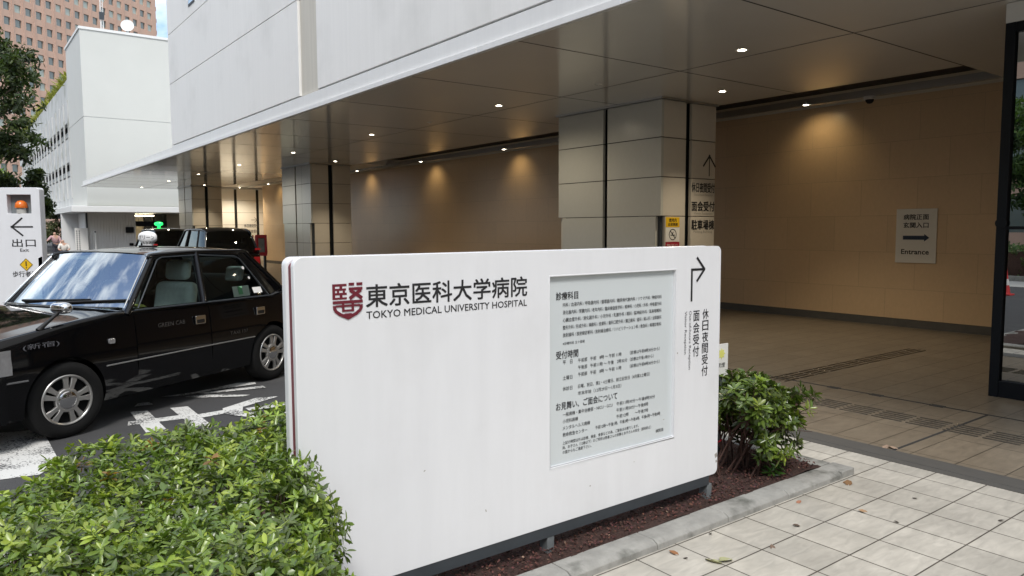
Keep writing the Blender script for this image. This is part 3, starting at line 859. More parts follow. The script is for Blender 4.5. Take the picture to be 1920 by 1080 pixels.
# recessed board behind the window
b_ = MB().box((DX0 - .02, SY + .020, DZ0 - .02), (DX1 + .02, SY + .030, DZ1 + .02)).build('notice_board', 'sign_board', S)
mb = MB()
w = .007
mb.box((DX0 - w, SY - .0012, DZ0 - w), (DX0, SY + .012, DZ1 + w)).box((DX1, SY - .0012, DZ0 - w), (DX1 + w, SY + .012, DZ1 + w))
mb.box((DX0, SY - .0012, DZ1), (DX1, SY + .012, DZ1 + w)).box((DX0, SY - .0012, DZ0 - w), (DX1, SY + .012, DZ0))
mb.build('board_frame', 'sign_white', b_, bevel=.002)
mb = MB().box((X0 + .12, SY + .004, Z0 - .058), (X1 - .075, SY + .10, Z0 - .001))
mb.build('base_rail', 'steel_dark', S)
for x in (1.55, 2.335, 3.60): MB().box((x, SY + .008, 0.02), (x + .045, SY + .07, Z0 - .0585)).build('leg', 'steel_galv', S, bevel=.003)
mb = MB()
for (x, z, a, b) in ((2.62, .335, .003, .003), (3.19, .60, .0035, .002), (3.30, .97, .003, .004), (3.668, .30, .010, .012), (3.672, .262, .006, .007), (1.95, .36, .002, .006), (2.95, .40, .002, .002), (1.62, .62, .004, .002)):
    mb.obox((x, SY - .0006, z), (a, 0, a * .4), (0, .0004, 0), (-b * .3, 0, b))
mb.build('scuff_mark', 'ink_soft', S)
# --- emblem (shield made of strokes)
EX0, EX1, EZ0, EZ1 = 1.206, 1.340, 1.330, 1.466
EX0, EX1, EZ0, EZ1 = 1.207, 1.338, 1.322, 1.472
def E_(u, v): return (EX0 + (EX1 - EX0) * u, EZ1 - (EZ1 - EZ0) * v)
mb = MB(); cnt = [0]
def stroke(poly):
    cnt[0] += 1
    mb.prism([E_(*p) for p in poly], (0, SY - .0012 - .00012 * cnt[0], 0), (1, 0, 0), (0, 0, 1), (0, 1, 0), .001)
def rect_(u0, u1, v0, v1): stroke([(u0, v1), (u1, v1), (u1, v0), (u0, v0)])
def seg_(a, b, t):
    dx, dy = b[0] - a[0], b[1] - a[1]; l = math.hypot(dx, dy); nx, ny = -dy / l * t / 2, dx / l * t / 2
    stroke([(a[0] + nx, a[1] + ny), (b[0] + nx, b[1] + ny), (b[0] - nx, b[1] - ny), (a[0] - nx, a[1] - ny)])
rect_(0, .09, .02, .44); rect_(.09, .47, .02, .085); rect_(.09, .45, .145, .20); rect_(.09, .47, .26, .32); rect_(.09, .47, .385, .44)
rect_(.235, .325, .085, .145); rect_(.15, .22, .20, .26); rect_(.34, .41, .20, .26); rect_(.235, .325, .32, .385)
rect_(.54, .72, .0, .075); rect_(.80, 1.0, .0, .075); rect_(.54, 1.0, .125, .20)
seg_((.58, .20), (.98, .43), .10); seg_((.95, .20), (.56, .43), .10)
rect_(0, 1.0, .475, .555)
rect_(.10, .90, .59, .645); rect_(.30, .38, .555, .76); rect_(.62, .70, .555, .76); rect_(.30, .70, .72, .775)
L_ = [(0, .60), (.01, .70), (.06, .78), (.20, .88), (.5, 1.0)]; I_ = [(.5, .90), (.27, .81), (.14, .73), (.11, .67), (.10, .60)]
stroke(L_ + I_); stroke([(1 - a, b) for a, b in L_ + I_])
stroke([(.30, .86), (.5, .955), (.70, .86), (.60, .825), (.40, .825)])
mb.build('emblem', 'emblem_red', S)
o_, u_, v_ = (0, SY - .0015, 0), (1, 0, 0), (0, 0, 1)
mb = MB(); put_text(mb, '東京医科大学病院', 1.354, 2.199, 1.366, 1.460, o_, u_, v_, bold=.012); mb.build('title_lettering', 'ink', S)
mb = MB(); put_text(mb, 'TOKYO MEDICAL UNIVERSITY HOSPITAL', 1.354, 2.198, 1.318, 1.349, o_, u_, v_, bold=.006); mb.build('english_lettering', 'ink', S)
# --- board text; board coords: x from the left edge, z from the top edge
ob = (DX0, SY + .0185, DZ1); ub, vb = (1, 0, 0), (0, 0, 1)
text_parts('board_heading', 'ink', b_, [(t, .055, .055 + wd, -z - .003, -z + .037) for t, z, wd in (('診療科目', .118, .148), ('受付時間', .418, .150), ('お見舞い、ご面会について', .682, .435))], ob, ub, vb, bold=.012)
mb = MB()
def bl(body, x, z, x1=None, hgt=.0215):
    if x1: put_text(mb, body, x, x1, -z, -z + hgt, ob, ub, vb, bold=.004)
    else: put_text(mb, body, x, x, -z, -z + hgt, ob, ub, vb, bold=.004, mode='line')
DEP = ['内科 / 血液内科 / 呼吸器内科 / 循環器内科 / 糖尿病代謝内科 / リウマチ科 / 神経内科',
       '消化器内科 / 腎臓内科 / 老年内科 / 臨床検査医学科 / 精神科 / 小児科 / 外科 / 呼吸器外科',
       '心臓血管外科 / 消化器外科 / 小児外科 / 乳腺外科 / 眼科 / 脳神経外科 / 耳鼻咽喉科',
       '整形外科 / 形成外科 / 麻酔科 / 皮膚科 / 歯科口腔外科 / 矯正歯科 / 産科 / 婦人科 / 泌尿器科',
       '放射線科 / 放射線診断科 / 放射線治療科 / リハビリテーション科 / 救急科 / 病理診断科']
for i, t in enumerate(DEP): bl(t, .10, .158 + i * .0385, .835)
bl('※診療科名 五十音順', .10, .352, .25, .015)
TM = [('平　日', '午前部', '午前　8時 ～ 午前 11時', '（診療は午前8時30分から）'), ('', '午後部', '午前11時 ～ 午後　2時30分', '（診療は午後1時から）'), ('土曜日', '午前部', '午前　8時 ～ 午前 11時', '（診療は午前8時30分から）')]
for i, (a, b, c_, d) in enumerate(TM):
    z = .452 + i * .037
    if a: bl(a, .10, z if i == 0 else z + .006, .165)
    bl(b, .205, z, .268); bl(c_, .29, z, .52 if i != 1 else .565); bl(d, .585, z, .825 if i != 1 else .775)
bl('休診日', .10, .588, .165); bl('日曜、祝日、第2・4土曜日、創立記念日（4月第3土曜日）', .205, .588, .745); bl('年末年始（12月29日～1月3日）', .205, .625, .52)
VS = [('一般病棟・集中治療部・NICU・GCU', .10, .455, '午前11時30分～午後8時30分', .485, .79), ('小児科病棟', .10, .205, '午前11時30分～午後8時', .485, .735),
      ('メンタルヘルス病棟', .10, .29, '午前12時　　～午後7時', .485, .735), ('救命救急センター', .10, .27, '午前12時～午後1時、午後3時～午後4時、午後6時～午後8時', .33, .835)]
for i, (a, x0, x1, b, x2, x3) in enumerate(VS): bl(a, x0, .722 + i * .035, x1); bl(b, x2, .722 + i * .035, x3)
NT = [('上記の時間以外は診療、検査、食事などの為、ご面会はお断りします。', .66), ('尚、お子さん（12歳以下）のご同伴は患者さんの安静とお子さんの安全（感染防止）', .76), ('の面からもご遠慮下さい。', .30)]
for i, (t, x) in enumerate(NT): bl(t, .10, .868 + i * .024, x, .018)
bl('病院長', .80, .925, .865, .020)
mb.build('board_lettering', 'ink', b_)
# --- bent arrow and vertical lettering
mb = MB()
y = SY - .0015
mb.box((3.408, y - .0008, 1.262), (3.4225, y, 1.440)).box((3.408, y - .0010, 1.4405), (3.520, y - .0001, 1.4535))
for s in (-1, 1): mb.obox((3.494, y - .0013, 1.447 + s * .034), (.036, 0, -s * .036), (0, .0003, 0), (.005, 0, .005 * s))
mb.build('arrow', 'ink', S)
mb = MB()
def vert(txt, xc, ztop, zbot, w):
    st = (ztop - zbot) / len(txt)
    for i, ch in enumerate(txt): put_text(mb, ch, xc - w / 2, xc + w / 2, ztop - (i + 1) * st + st * .06, ztop - i * st - st * .06, (0, y, 0), (1, 0, 0), (0, 0, 1), bold=.008)
vert('休日夜間受付', 3.545, 1.213, .805, .055); mb.build('vertical_lettering', 'ink', S)
mb = MB(); vert('面会受付', 3.462, 1.209, .930, .055); mb.build('vertical_lettering', 'ink', S)
text_parts('vertical_english_lettering', 'ink_grey', S, [('Out-of-hours Reception', 0, .345, 0, .026)], (3.392, y, 1.207), (0, 0, -1), (1, 0, 0), bold=.004)
text_parts('vertical_english_lettering', 'ink_grey', S, [('Visitor Reception', 0, .250, 0, .026)], (3.352, y, 1.207), (0, 0, -1), (1, 0, 0), bold=.004)

# ------------------------------------------------------------------ exit sign on the drive
# local frame: x to the reader's right, y away, z up; sign faces the camera
XA = math.atan2(-.585, .811) + 0.02
e = empty('exit_sign', (.97, 15.67, 0), 'tall white exit sign with an orange beacon in its window and a left arrow', 'sign', rz=XA + R(1))
W2 = .43
out = rrect(-W2, W2, .30, 2.44, .06)
panel_with_hole(-W2, .355, .02, 2.44, -.20, .205, 1.985, 2.315, 0, .16, .05).build('panel', 'sign_white', e, smooth=30, bevel=.008)
MB().box((-.20, .12, 1.985), (.205, .15, 2.315)).build('niche_back', 'steel_galv', e)
la = empty('warning_lamp', (0, .07, 1.985)); la.parent = e; ROOT[la.name] = None
MB().lathe([(.075, 0), (.075, .10), (.06, .105)], (0, 0, 0), (0, 0, 1), 18).build('lamp_base', 'stone_pale', la, smooth=40)
MB().lathe([(.095, .10), (.10, .13), (.085, .19), (.05, .225), (0, .235)], (0, 0, 0), (0, 0, 1), 20).build('lamp_lens', 'orange_lens', la, smooth=60)
mb = MB()
mb.box((-.145, -.004, 1.74), (.22, -.002, 1.765))
for s in (-1, 1): mb.obox((-.055, -.0035, 1.7525 + s * .072), (.10, 0, s * .085), (0, .0008, 0), (.010, 0, -.010 * s))
mb.build('arrow', 'ink', e)
text_parts('lettering', 'ink', e, [('出口', -.15, .25, 1.40, 1.54), ('Exit', -.02, .13, 1.315, 1.37), ('歩行者注意', -.17, .36, .87, .97)], (0, -.002, 0), (1, 0, 0), (0, 0, 1), bold=.012)
dm = MB().prism([(.07, .97), (.185, 1.085), (.07, 1.20), (-.045, 1.085)], (0, -.003, 0), (1, 0, 0), (0, 0, 1), (0, 1, 0), .002).build('warning_diamond', 'yellow', e)
mb = MB(); mb.box((.060, -.0045, 1.06), (.080, -.0035, 1.145)).box((.060, -.0045, 1.02), (.080, -.0035, 1.042))
mb.build('exclamation_mark', 'ink', dm)
mb = MB()
pts = [(.07, .977), (.178, 1.085), (.07, 1.193), (-.038, 1.085)]
for a, b in zip(pts, pts[1:] + pts[:1]): mb.tube([(a[0], -.0045, a[1]), (b[0], -.0045, b[1])], .0045, 4)
mb.build('diamond_border', 'ink', dm)

# small notice on a stake behind the right shrub
e = empty('small_notice', (4.40, 3.33, 0.03), 'small white notice with a yellow star standing in the bed behind the shrub', 'notice')
MB().box((4.395, 3.335, .03), (4.425, 3.345, .84)).build('stake', 'steel_galv', e)
MB().box((4.31, 3.325, .615), (4.475, 3.334, .85)).build('sheet', 'paper', e)
st = []
for i in range(16): st.append((4.40 + (.042 if i % 2 == 0 else .026) * math.cos(i * math.pi / 8), 0.78 + (.042 if i % 2 == 0 else .026) * math.sin(i * math.pi / 8)))
MB().prism(st, (0, 3.3235, 0), (1, 0, 0), (0, 0, 1), (0, 1, 0), .001).build('yellow_star', 'paper_yellow', e)
mb = MB()
put_text(mb, '禁煙', 4.35, 4.44, .68, .715, (0, 3.3235, 0), (1, 0, 0), (0, 0, 1)); mb.build('lettering', 'ink', e)
# ------------------------------------------------------------------ cars
# local frame of a car: x towards the rear (0 = front hub), y inward from its left side, z up
def crom(P, n):
    """Catmull-Rom through rows of P, n steps per span"""
    P = np.asarray(P, float); out = []
    for i in range(len(P) - 1):
        p0 = P[max(i - 1, 0)]; p1 = P[i]; p2 = P[i + 1]; p3 = P[min(i + 2, len(P) - 1)]
        for k in range(n):
            t = k / n
            out.append(.5 * ((2 * p1) + (p2 - p0) * t + (2 * p0 - 5 * p1 + 4 * p2 - p3) * t * t + (3 * p1 - p0 - 3 * p2 + p3) * t ** 3))
    out.append(P[-1]); return np.array(out)

def car_body(parent, stations, W, wb, arch_r, belt, hub=.31, name='body'):
    """stations: (s, inset, z_bottom, z_shoulder_edge, z_centre, cabin flag, side tuck)"""
    rows = []
    for (s, yi, zb, zt, zc, cab) in stations:
        c = W / 2
        sect = [(c, zb), (.12 + yi, zb), (.035 + yi, zb + .03), (.012 + yi, zb + .12), (.0 + yi, .53), (.004 + yi, .66), (.016 + yi, min(.80, zt - .08)), (.035 + yi, zt - .035), (.058 + yi, zt - .006), (.095 + yi, zt)]
        if cab: tail = [(.13, zt - .03), (.15, .60), (.5, .55), (c, .55)]
        else: tail = [(.20 + yi, zt + (zc - zt) * .35), (.36 + yi * .8, zt + (zc - zt) * .62), (.58 + yi * .4, zt + (zc - zt) * .88), (c, zc)]
        rows.append(np.array([(s, y, z) for y, z in sect + tail]))
    R_ = []
    # smooth along each section from the sill to the shoulder, then along the car
    dens = []
    for row in rows:
        a = row[:3]; b = crom(row[2:10], 3); t = crom(row[9:], 2) if False else row[10:]
        dens.append(np.concatenate([a[:2], b, t]))
    full = []
    for i in range(len(dens) - 1):
        n = 4 if stations[i][5] == stations[i + 1][5] else 1
        for k in range(n):
            t = k / n
            p0 = dens[max(i - 1, 0)]; p1 = dens[i]; p2 = dens[i + 1]; p3 = dens[min(i + 2, len(dens) - 1)]
            ok = stations[max(i - 1, 0)][5] == stations[i][5] == stations[i + 1][5] == stations[min(i + 2, len(dens) - 1)][5]
            if ok and n > 1: full.append(.5 * ((2 * p1) + (p2 - p0) * t + (2 * p0 - 5 * p1 + 4 * p2 - p3) * t * t + (3 * p1 - p0 - 3 * p2 + p3) * t ** 3))
            else: full.append(p1 + (p2 - p1) * t)
    full.append(dens[-1])
    full = np.array(full)
    mirror = full[:, ::-1].copy(); mirror[:, :, 1] = W - mirror[:, :, 1]
    loop = np.concatenate([full, mirror[:, 1:-1]], axis=1)
    n, k = loop.shape[:2]
    vs = [tuple(p) for r in loop for p in r]
    fs = [(i * k + j, (i + 1) * k + j, (i + 1) * k + (j + 1) % k, i * k + (j + 1) % k) for i in range(n - 1) for j in range(k)]
    fs += [tuple(range(k)), tuple(reversed(range((n - 1) * k, n * k)))]
    mb = MB().add(vs, fs)
    o = mb.build(name, 'car_black', None)
    # wheel arches
    cm = MB()
    for sx in (0, wb):
        for y0 in (-.1, W - .22):
            cm.lathe([(arch_r, 0), (arch_r, .32)], (sx, y0, hub), (0, 1, 0), 40)
    cut = cm.build('cut', 'car_trim', None)
    md = o.modifiers.new('arch', 'BOOLEAN'); md.operation = 'DIFFERENCE'; md.object = cut; md.solver = 'EXACT'
    bpy.context.view_layer.update()
    me = bpy.data.meshes.new_from_object(o.evaluated_get(bpy.context.evaluated_depsgraph_get()))
    o.modifiers.clear(); old = o.data; o.data = me; bpy.data.meshes.remove(old); me.name = name
    me.polygons.foreach_set('use_smooth', [True] * len(me.polygons)); me.set_sharp_from_angle(angle=R(28))
    cd = cut.data; bpy.data.objects.remove(cut); bpy.data.meshes.remove(cd)
    o.parent = parent; ROOT[o.name] = None
    return o

def lerp(a, b, t): return tuple(x + (y - x) * t for x, y in zip(a, b))
def greenhouse(parent, P, W, crown, bowb, bowt, body, wglass='windshield_glass', glass='car_glass', pr=.032, rear_bow=.12, side_split=True):
    mir = lambda p: (p[0], W - p[1], p[2])
    A0, A1, B0, B1, C0, C1, D0, D1 = [P[k] for k in ('A0', 'A1', 'B0', 'B1', 'C0', 'C1', 'D0', 'D1')]
    # roof
    edge = crom([A1, B1, P.get('E1', C1), D1], 7)
    rows = []
    ns = len(edge)
    for i, e_ in enumerate(edge):
        t = i / (ns - 1); row = []
        for k in range(17):
            u = k / 16; c = 1 - (2 * u - 1) ** 2; rnd = 1 - abs(2 * u - 1) ** 5
            s = e_[0] - bowt * c * (1 - t) + rear_bow * .5 * c * t
            row.append((s, e_[1] + (W - 2 * e_[1]) * u, e_[2] + crown * (.45 * c + .55 * rnd) * (.35 + .65 * math.sin(math.pi * min(1, t * .9 + .1)) ** .5)))
        rows.append(row)
    top = len(rows)
    mb = MB().grid(rows)
    mb.build('roof', 'car_black', parent, smooth=50)
    def patch(b0, t0, b1, t1, bow0, bow1, name, m, sgn=-1, nu=14, nv=8, par=None):
        rows = []
        for i in range(nv + 1):
            v = i / nv; row = []
            for k in range(nu + 1):
                u = k / nu; c = 1 - (2 * u - 1) ** 2
                l = lerp(b0, t0, v); r_ = lerp(b1, t1, v); p = lerp(l, r_, u)
                bw = bow0 + (bow1 - bow0) * v
                row.append((p[0] + sgn * bw * c, p[1], p[2] + .03 * c * v + math.sin(math.pi * v) * .012))
            rows.append(row)
        return MB().grid(rows).build(name, m, par or parent, smooth=60)
    patch(A0, A1, mir(A0), mir(A1), bowb, bowt, 'windshield', wglass)
    patch(D0, D1, mir(D0), mir(D1), rear_bow, rear_bow * .5, 'rear_window', glass, 1)
    for fl in (lambda p: p, mir):
        for (p0, p1, q0, q1) in ((A0, A1, B0, B1), (B0, B1, C0, C1)):
            f_ = lambda p, dy=.012: fl((p[0], p[1] + dy, p[2]))
            patch(f_(p0), f_(p1), f_(q0), f_(q1), 0, 0, 'side_window', glass, nu=2, nv=2)
        # pillars and rails as flattened tubes
        pil = MB()
        def bar(a, b, r0, r1=None, n=5):
            pts = [lerp(a, b, i / n) for i in range(n + 1)]
            pil.tube([fl(p) for p in pts], [r0 + ((r1 or r0) - r0) * i / n for i in range(n + 1)], 10)
        bar(lerp(A0, A1, -.10), A1, pr * 1.15, pr); bar(B0, B1, pr * 1.5, pr * 1.2); bar(C0, C1, pr * .9)
        ed = crom([lerp(A0, A1, .94), A1, B1, P.get('E1', C1), D1, lerp(D1, D0, .15)], 5)
        pil.tube([fl(tuple(p)) for p in ed], pr, 10)
        bar(A1, lerp(B1, C1, 0), pr * .8); bar(B1, C1, pr * .8)
        bar(D0, D1, pr * 1.1)
        pil.build('window_pillar', 'car_black', parent, smooth=60)
        # quarter panel between C and D
        n = 6
        g = [[fl((lerp(lerp(C0, C1, v), lerp(D0, D1, v), u)[0], lerp(lerp(C0, C1, v), lerp(D0, D1, v), u)[1] - .012 * math.sin(math.pi * u), lerp(lerp(C0, C1, v), lerp(D0, D1, v), u)[2])) for u in [i / n for i in range(n + 1)]] for v in [i / n for i in range(n + 1)]]
        MB().grid(g).build('quarter_panel', 'car_black', parent, smooth=60)
        if P.get('roofgap', True):
            g = [[fl(tuple(p)), fl((p[0], p[1] - .004, p[2] - .05))] for p in crom([B1, P.get('E1', C1), D1], 5)]
            MB().grid(g).build('roof_side', 'car_black', parent, smooth=60)

def wheel(parent, x, y, side, steer=0.0, r=.312, rim=.208):
    """side -1: the car's left (faces -y)"""
    e = bpy.data.objects.new('wheel', None); col.objects.link(e); e.parent = parent
    e.location = (x, y, r); e.rotation_euler = (0, 0, steer if side < 0 else math.pi + steer); ROOT[e.name] = None
    MB().lathe([(rim - .01, .035), (rim, .012), (rim + .012, .006), (rim + .05, .001), (r - .03, .006), (r - .008, .02), (r, .045), (r, .165), (r - .02, .19), (rim, .195), (rim - .01, .18)], (0, 0, 0), (0, 1, 0), 56, cap=False).build('tyre', 'rubber', e, smooth=35)
    mb = MB().lathe([(rim - .022, .030), (rim - .020, .010), (rim - .008, .004), (rim + .001, .012), (rim - .004, .06)], (0, 0, 0), (0, 1, 0), 56, cap=False)
    for k in range(5):
        for dth, in ((-11.5,), (11.5,)):
            a = R(k * 72 + 8 + dth)
            ca, sa = math.cos(a), math.sin(a)
            def q(rr, w, yy): return (ca * rr - sa * w, yy, sa * rr + ca * w)
            k0, k1 = .070, rim - .016
            w0, w1 = .019, .026
            vs = [q(k0, -w0, .006), q(k0, w0, .006), q((k0 + k1) / 2, .017, .010), q(k1, w1, .016), q(k1, -w1, .016), q((k0 + k1) / 2, -.017, .010)]
            n = len(vs)
            vs += [(p[0], .034, p[2]) for p in vs]
            mb.add(vs, [tuple(range(n)), tuple(reversed(range(n, 2 * n)))] + [(i, (i + 1) % n, n + (i + 1) % n, n + i) for i in range(n)])
    mb.lathe([(.100, .034), (.098, .012), (.090, .005), (.074, .005)], (0, 0, 0), (0, 1, 0), 40, cap=False)
    mb.build('rim', 'rim_silver', e, smooth=30, bevel=.0025)
    MB().lathe([(.0, -.001), (.060, .0005), (.068, .003), (.075, .008)], (0, 0, 0), (0, 1, 0), 40).build('hub_cap', 'chrome', e, smooth=60)
    MB().lathe([(.0, .05), (rim - .01, .05)], (0, 0, 0), (0, 1, 0), 32).build('brake_cover', 'void', e)
    return e

W = 1.69
TX = empty('taxi', (0.692, 6.909, 0), 'shiny black saloon taxi with a white roof lamp, nearest car', 'taxi', rz=R(31.2))
ST = [(-.80, .16, .34, .70, .72, 0), (-.775, .07, .26, .80, .825, 0), (-.72, .035, .22, .835, .865, 0), (-.50, .008, .205, .868, .905, 0), (-.20, .0, .20, .906, .95, 0), (.16, 0, .20, .950, .99, 0), (.50, 0, .20, .978, 1.01, 0), (.66, 0, .20, .982, 1.00, 0),
      (.72, 0, .2, .980, 1.0, 1), (1.5, 0, .2, .975, 1.0, 1), (2.55, 0, .2, .965, 1.0, 1),
      (2.62, 0, .2, .985, 1.02, 0), (2.9, 0, .21, .985, 1.035, 0), (3.25, .01, .22, .97, 1.015, 0), (3.40, .03, .25, .95, .985, 0), (3.45, .10, .32, .88, .90, 0)]
body = car_body(TX, ST, W, 2.49, .355, .97)
GP = dict(A0=(.66, .060, .985), A1=(1.07, .205, 1.445), B0=(1.53, .045, .965), B1=(1.60, .205, 1.462), C0=(2.48, .055, .955), C1=(2.20, .205, 1.425), D0=(2.86, .16, 1.00), D1=(2.33, .235, 1.442), E1=(2.05, .205, 1.455))
greenhouse(TX, GP, W, .055, .17, .10, body, pr=.026)
# trim and small parts, both sides
for sgn in (0, 1):
    fl = (lambda p: p) if sgn == 0 else (lambda p: (p[0], W - p[1], p[2]))
    MB().tube([fl(p) for p in ((.36, -.006, .532), (1.4, -.010, .536), (2.19, -.006, .534))], .006, 6).build('side_moulding', 'aluminium', TX)
    MB().tube([fl(p) for p in ((-.72, .03, .545), (-.50, -.002, .54), (-.33, -.006, .536))], .008, 6).build('bumper_trim', 'chrome', TX)
    # chrome strip up the screen pillar
    a, b = GP['A0'], GP['A1']
    MB().tube([fl((lerp(a, b, t)[0] - .035, lerp(a, b, t)[1] + .012, lerp(a, b, t)[2] + .022)) for t in (-.02, .3, .6, .97)], .0075, 6).build('screen_trim', 'chrome', TX, smooth=60)
    # window surround
    dz = .02
    loop_ = [(a[0] + .09, a[1] - .012, a[2] + .002), (1.10, .178, 1.405), (1.16, .186, 1.428), (1.60, .180, 1.436), (2.12, .182, 1.405), (2.19, .176, 1.375), (2.47, .035, .972)]
    MB().tube([fl(p) for p in loop_], .007, 6).build('window_trim', 'steel_dark', TX, smooth=60)
    MB().tube([fl((a[0] + .04, a[1] - .022, .972)), fl((1.5, .018, .968)), fl((2.48, .028, .958))], .008, 6).build('waist_trim', 'steel_dark', TX)
    for s0, s1 in ((.665, 1.555), (1.575, 2.42)):
        dr = MB()
        # door skin, a hand's breadth proud of nothing: 3 mm over the body side
        prof = [(.020, .30), (.004, .45), (-.003, .53), (.001, .66), (.012, .80), (.030, .925)]
        g = [[fl((s, y - .004, z)) for y, z in prof] for s in np.linspace(s0 + .02 if s0 < 1 else s0, s1, 8)]
        if s0 > 1: g = [[(s if z > .62 else min(s, 2.49 - math.sqrt(max(0, .372 ** 2 - (z - .31) ** 2))), y, z) for (s, y, z) in row] for row in g]
        door = dr.grid(g).build('door', 'car_black', TX, smooth=60)
        hs = s1 - .13
        hb = MB()
        hb.prism(rrect(hs - .065, hs + .065, .765, .85, .012, 3), (0, -.001 if sgn == 0 else W + .001, 0), (1, 0, 0), (0, 0, 1), (0, -1 if sgn == 0 else 1, 0), .012)
        hd = hb.build('door_handle', 'chrome', door, bevel=.004)
        MB().prism(rrect(hs - .048, hs + .048, .775, .812, .008, 3), (0, -.0135 if sgn == 0 else W + .0135, 0), (1, 0, 0), (0, 0, 1), (0, -1 if sgn == 0 else 1, 0), .0015).build('handle_cup', 'car_trim', hd)
    MB().prism(rrect(.395, .455, .715, .76, .012, 3), (0, .012 if sgn == 0 else W - .012, 0), (1, 0, 0), (0, 0, 1), (0, -1 if sgn == 0 else 1, 0), .02).build('side_lamp', 'lamp_clear', TX, bevel=.004)
    # headlight wrapping the corner
    g = []
    for z in (.60, .66, .72, .79):
        g.append([fl(p) for p in ((-.445, -.004 if z < .7 else .004, z), (-.58, .004 if z < .7 else .012, z), (-.70, .022, z), (-.765, .062, z), (-.80, .13, z), (-.812, .28, z), (-.815, .45, z))])
    MB().grid(g).build('headlight', 'lamp_clear', TX, smooth=60)
    MB().grid([[fl((-.60, .0, z)), fl((-.69, .012, z)), fl((-.74, .035, z))] for z in (.665, .71)]).build('turn_signal', 'red_lens' if False else 'orange_lens', TX)
    # fender mirror
    mr = MB().tube([fl(p) for p in ((-.17, .075, .90), (-.13, .07, .935), (-.04, .08, .99), (.02, .085, 1.03))], [.026, .018, .014, .016], 8).build('mirror_arm', 'car_trim', TX, smooth=60)
    c0 = fl((.04, .085, 1.058))
    prof = []
    bm_ = MB()
    for i in range(9):
        for k in range(20): pass
    seg, rings = 20, 10
    vs = []; fs = []
    for i in range(rings + 1):
        ph = -math.pi / 2 + math.pi * i / rings
        for k in range(seg):
            th = 2 * math.pi * k / seg
            sp = lambda v, e_: math.copysign(abs(v) ** e_, v)
            vs.append((c0[0] + .055 * sp(math.cos(ph), .7) * sp(math.cos(th), .8), c0[1] + .098 * sp(math.cos(ph), .7) * sp(math.sin(th), .7), c0[2] + .048 * sp(math.sin(ph), .8)))
    for i in range(rings):
        for k in range(seg):
            fs.append((i * seg + k, i * seg + (k + 1) % seg, (i + 1) * seg + (k + 1) % seg, (i + 1) * seg + k))
    bm_.add(vs, fs).build('mirror_head', 'chrome', TX, smooth=60)
    for x in (0, 2.49): wheel(TX, x, .004 if sgn == 0 else W - .004, -1 if sgn == 0 else 1, R(-8) if x == 0 and sgn == 0 else (R(-8) if x == 0 else 0))
# wells behind the wheels, front bumper, grille
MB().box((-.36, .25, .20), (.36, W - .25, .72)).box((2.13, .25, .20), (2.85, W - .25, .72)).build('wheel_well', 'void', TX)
MB().box((-.83, .42, .60), (-.795, W - .42, .79)).build('grille', 'aluminium', TX, bevel=.01)
g = [[(-.50, -.014, z), (-.70, .004, z), (-.80, .07, z), (-.84, .22, z), (-.86, W / 2, z), (-.84, W - .22, z), (-.80, W - .07, z), (-.70, W - .004, z), (-.50, W + .014, z)] for z in (.24, .34, .54, .60)]
MB().grid(g).build('front_bumper', 'car_black', TX, smooth=60)
# wipers
mb = MB()
for (y0, y1) in ((1.30, .45), (.78, .10)):
    f_ = lambda y: (.50 + .16 * ((2 * y / W - 1) ** 2) + .02, y, 1.022 + .012)
    pts = [f_(y0 + (y1 - y0) * t) for t in (0, .25, .5, .75, 1)]
    pts = [(p[0] + .045 * i / 4, p[1], p[2] + .035 * i / 4) for i, p in enumerate(pts)]
    mb.tube(pts, [.013, .011, .009, .008, .005], 6)
    mb.tube([(p[0] + .012, p[1], p[2] - .012) for p in pts], .007, 6)
mb.build('wiper', 'car_trim', TX, smooth=60)
mb = MB().grid([[(.40 + .20 * (2 * y / W - 1) ** 2 + dx, y, 1.012 - .012 * (2 * y / W - 1) ** 2 + .006 * dx) for y in np.linspace(.12, W - .12, 15)] for dx in (0, .10)])
mb.build('cowl', 'car_trim', TX, smooth=60)
# interior
MB().box((.74, .13, .60), (1.02, W - .13, .955)).build('dashboard', 'seat_dark', TX, bevel=.05, bseg=4)
mb = MB()
th = np.linspace(0, 2 * math.pi, 25)
mb.tube([(1.16 - .06 * math.sin(t), 1.24 + .19 * math.cos(t), 1.00 + .17 * math.sin(t)) for t in th], .016, 8, cap=False)
mb.obox((1.15, 1.24, 1.0), (.02, 0, .0), (0, .17, 0), (.004, 0, .02))
mb.build('steering_wheel', 'car_trim', TX, smooth=60)
for yc in (.46, 1.24):
    s_ = MB().obox((1.55, yc, .86), (.07, 0, -.01), (0, .25, 0), (.06, 0, .30)).build('seat_back', 'seat_white', TX, smooth=60, bevel=.07, bseg=5)
    MB().obox((1.625, yc, 1.28), (.055, 0, 0), (0, .145, 0), (.015, 0, .10)).build('headrest', 'seat_white', s_, smooth=60, bevel=.05, bseg=5)
MB().obox((2.45, W / 2, .92), (.10, 0, -.02), (0, .60, 0), (.10, 0, .26)).build('rear_seat', 'seat_dark', TX, bevel=.06, bseg=4)
MB().obox((2.36, .40, 1.20), (.05, 0, 0), (0, .10, 0), (.02, 0, .08)).build('rear_headrest', 'seat_white', TX, bevel=.03, bseg=3)
MB().obox((2.12, .10, 1.03), (.12, 0, -.0), (0, .003, 0), (0, .012, .055)).build('window_card', 'paper', TX)
MB().obox((2.10, .092, 1.04), (.03, 0, -.0), (0, .002, 0), (0, .010, .042)).build('card_print', 'paper_green', TX)
MB().obox((.86, .30, .982), (.06, .02, 0), (-.02, .10, 0), (0, 0, .004)).build('dashboard_paper', 'paper', TX)
MB().obox((.87, .20, .992), (.045, 0, 0), (0, .05, 0), (-.02, 0, .012)).build('dashboard_card', 'paper_yellow', TX)
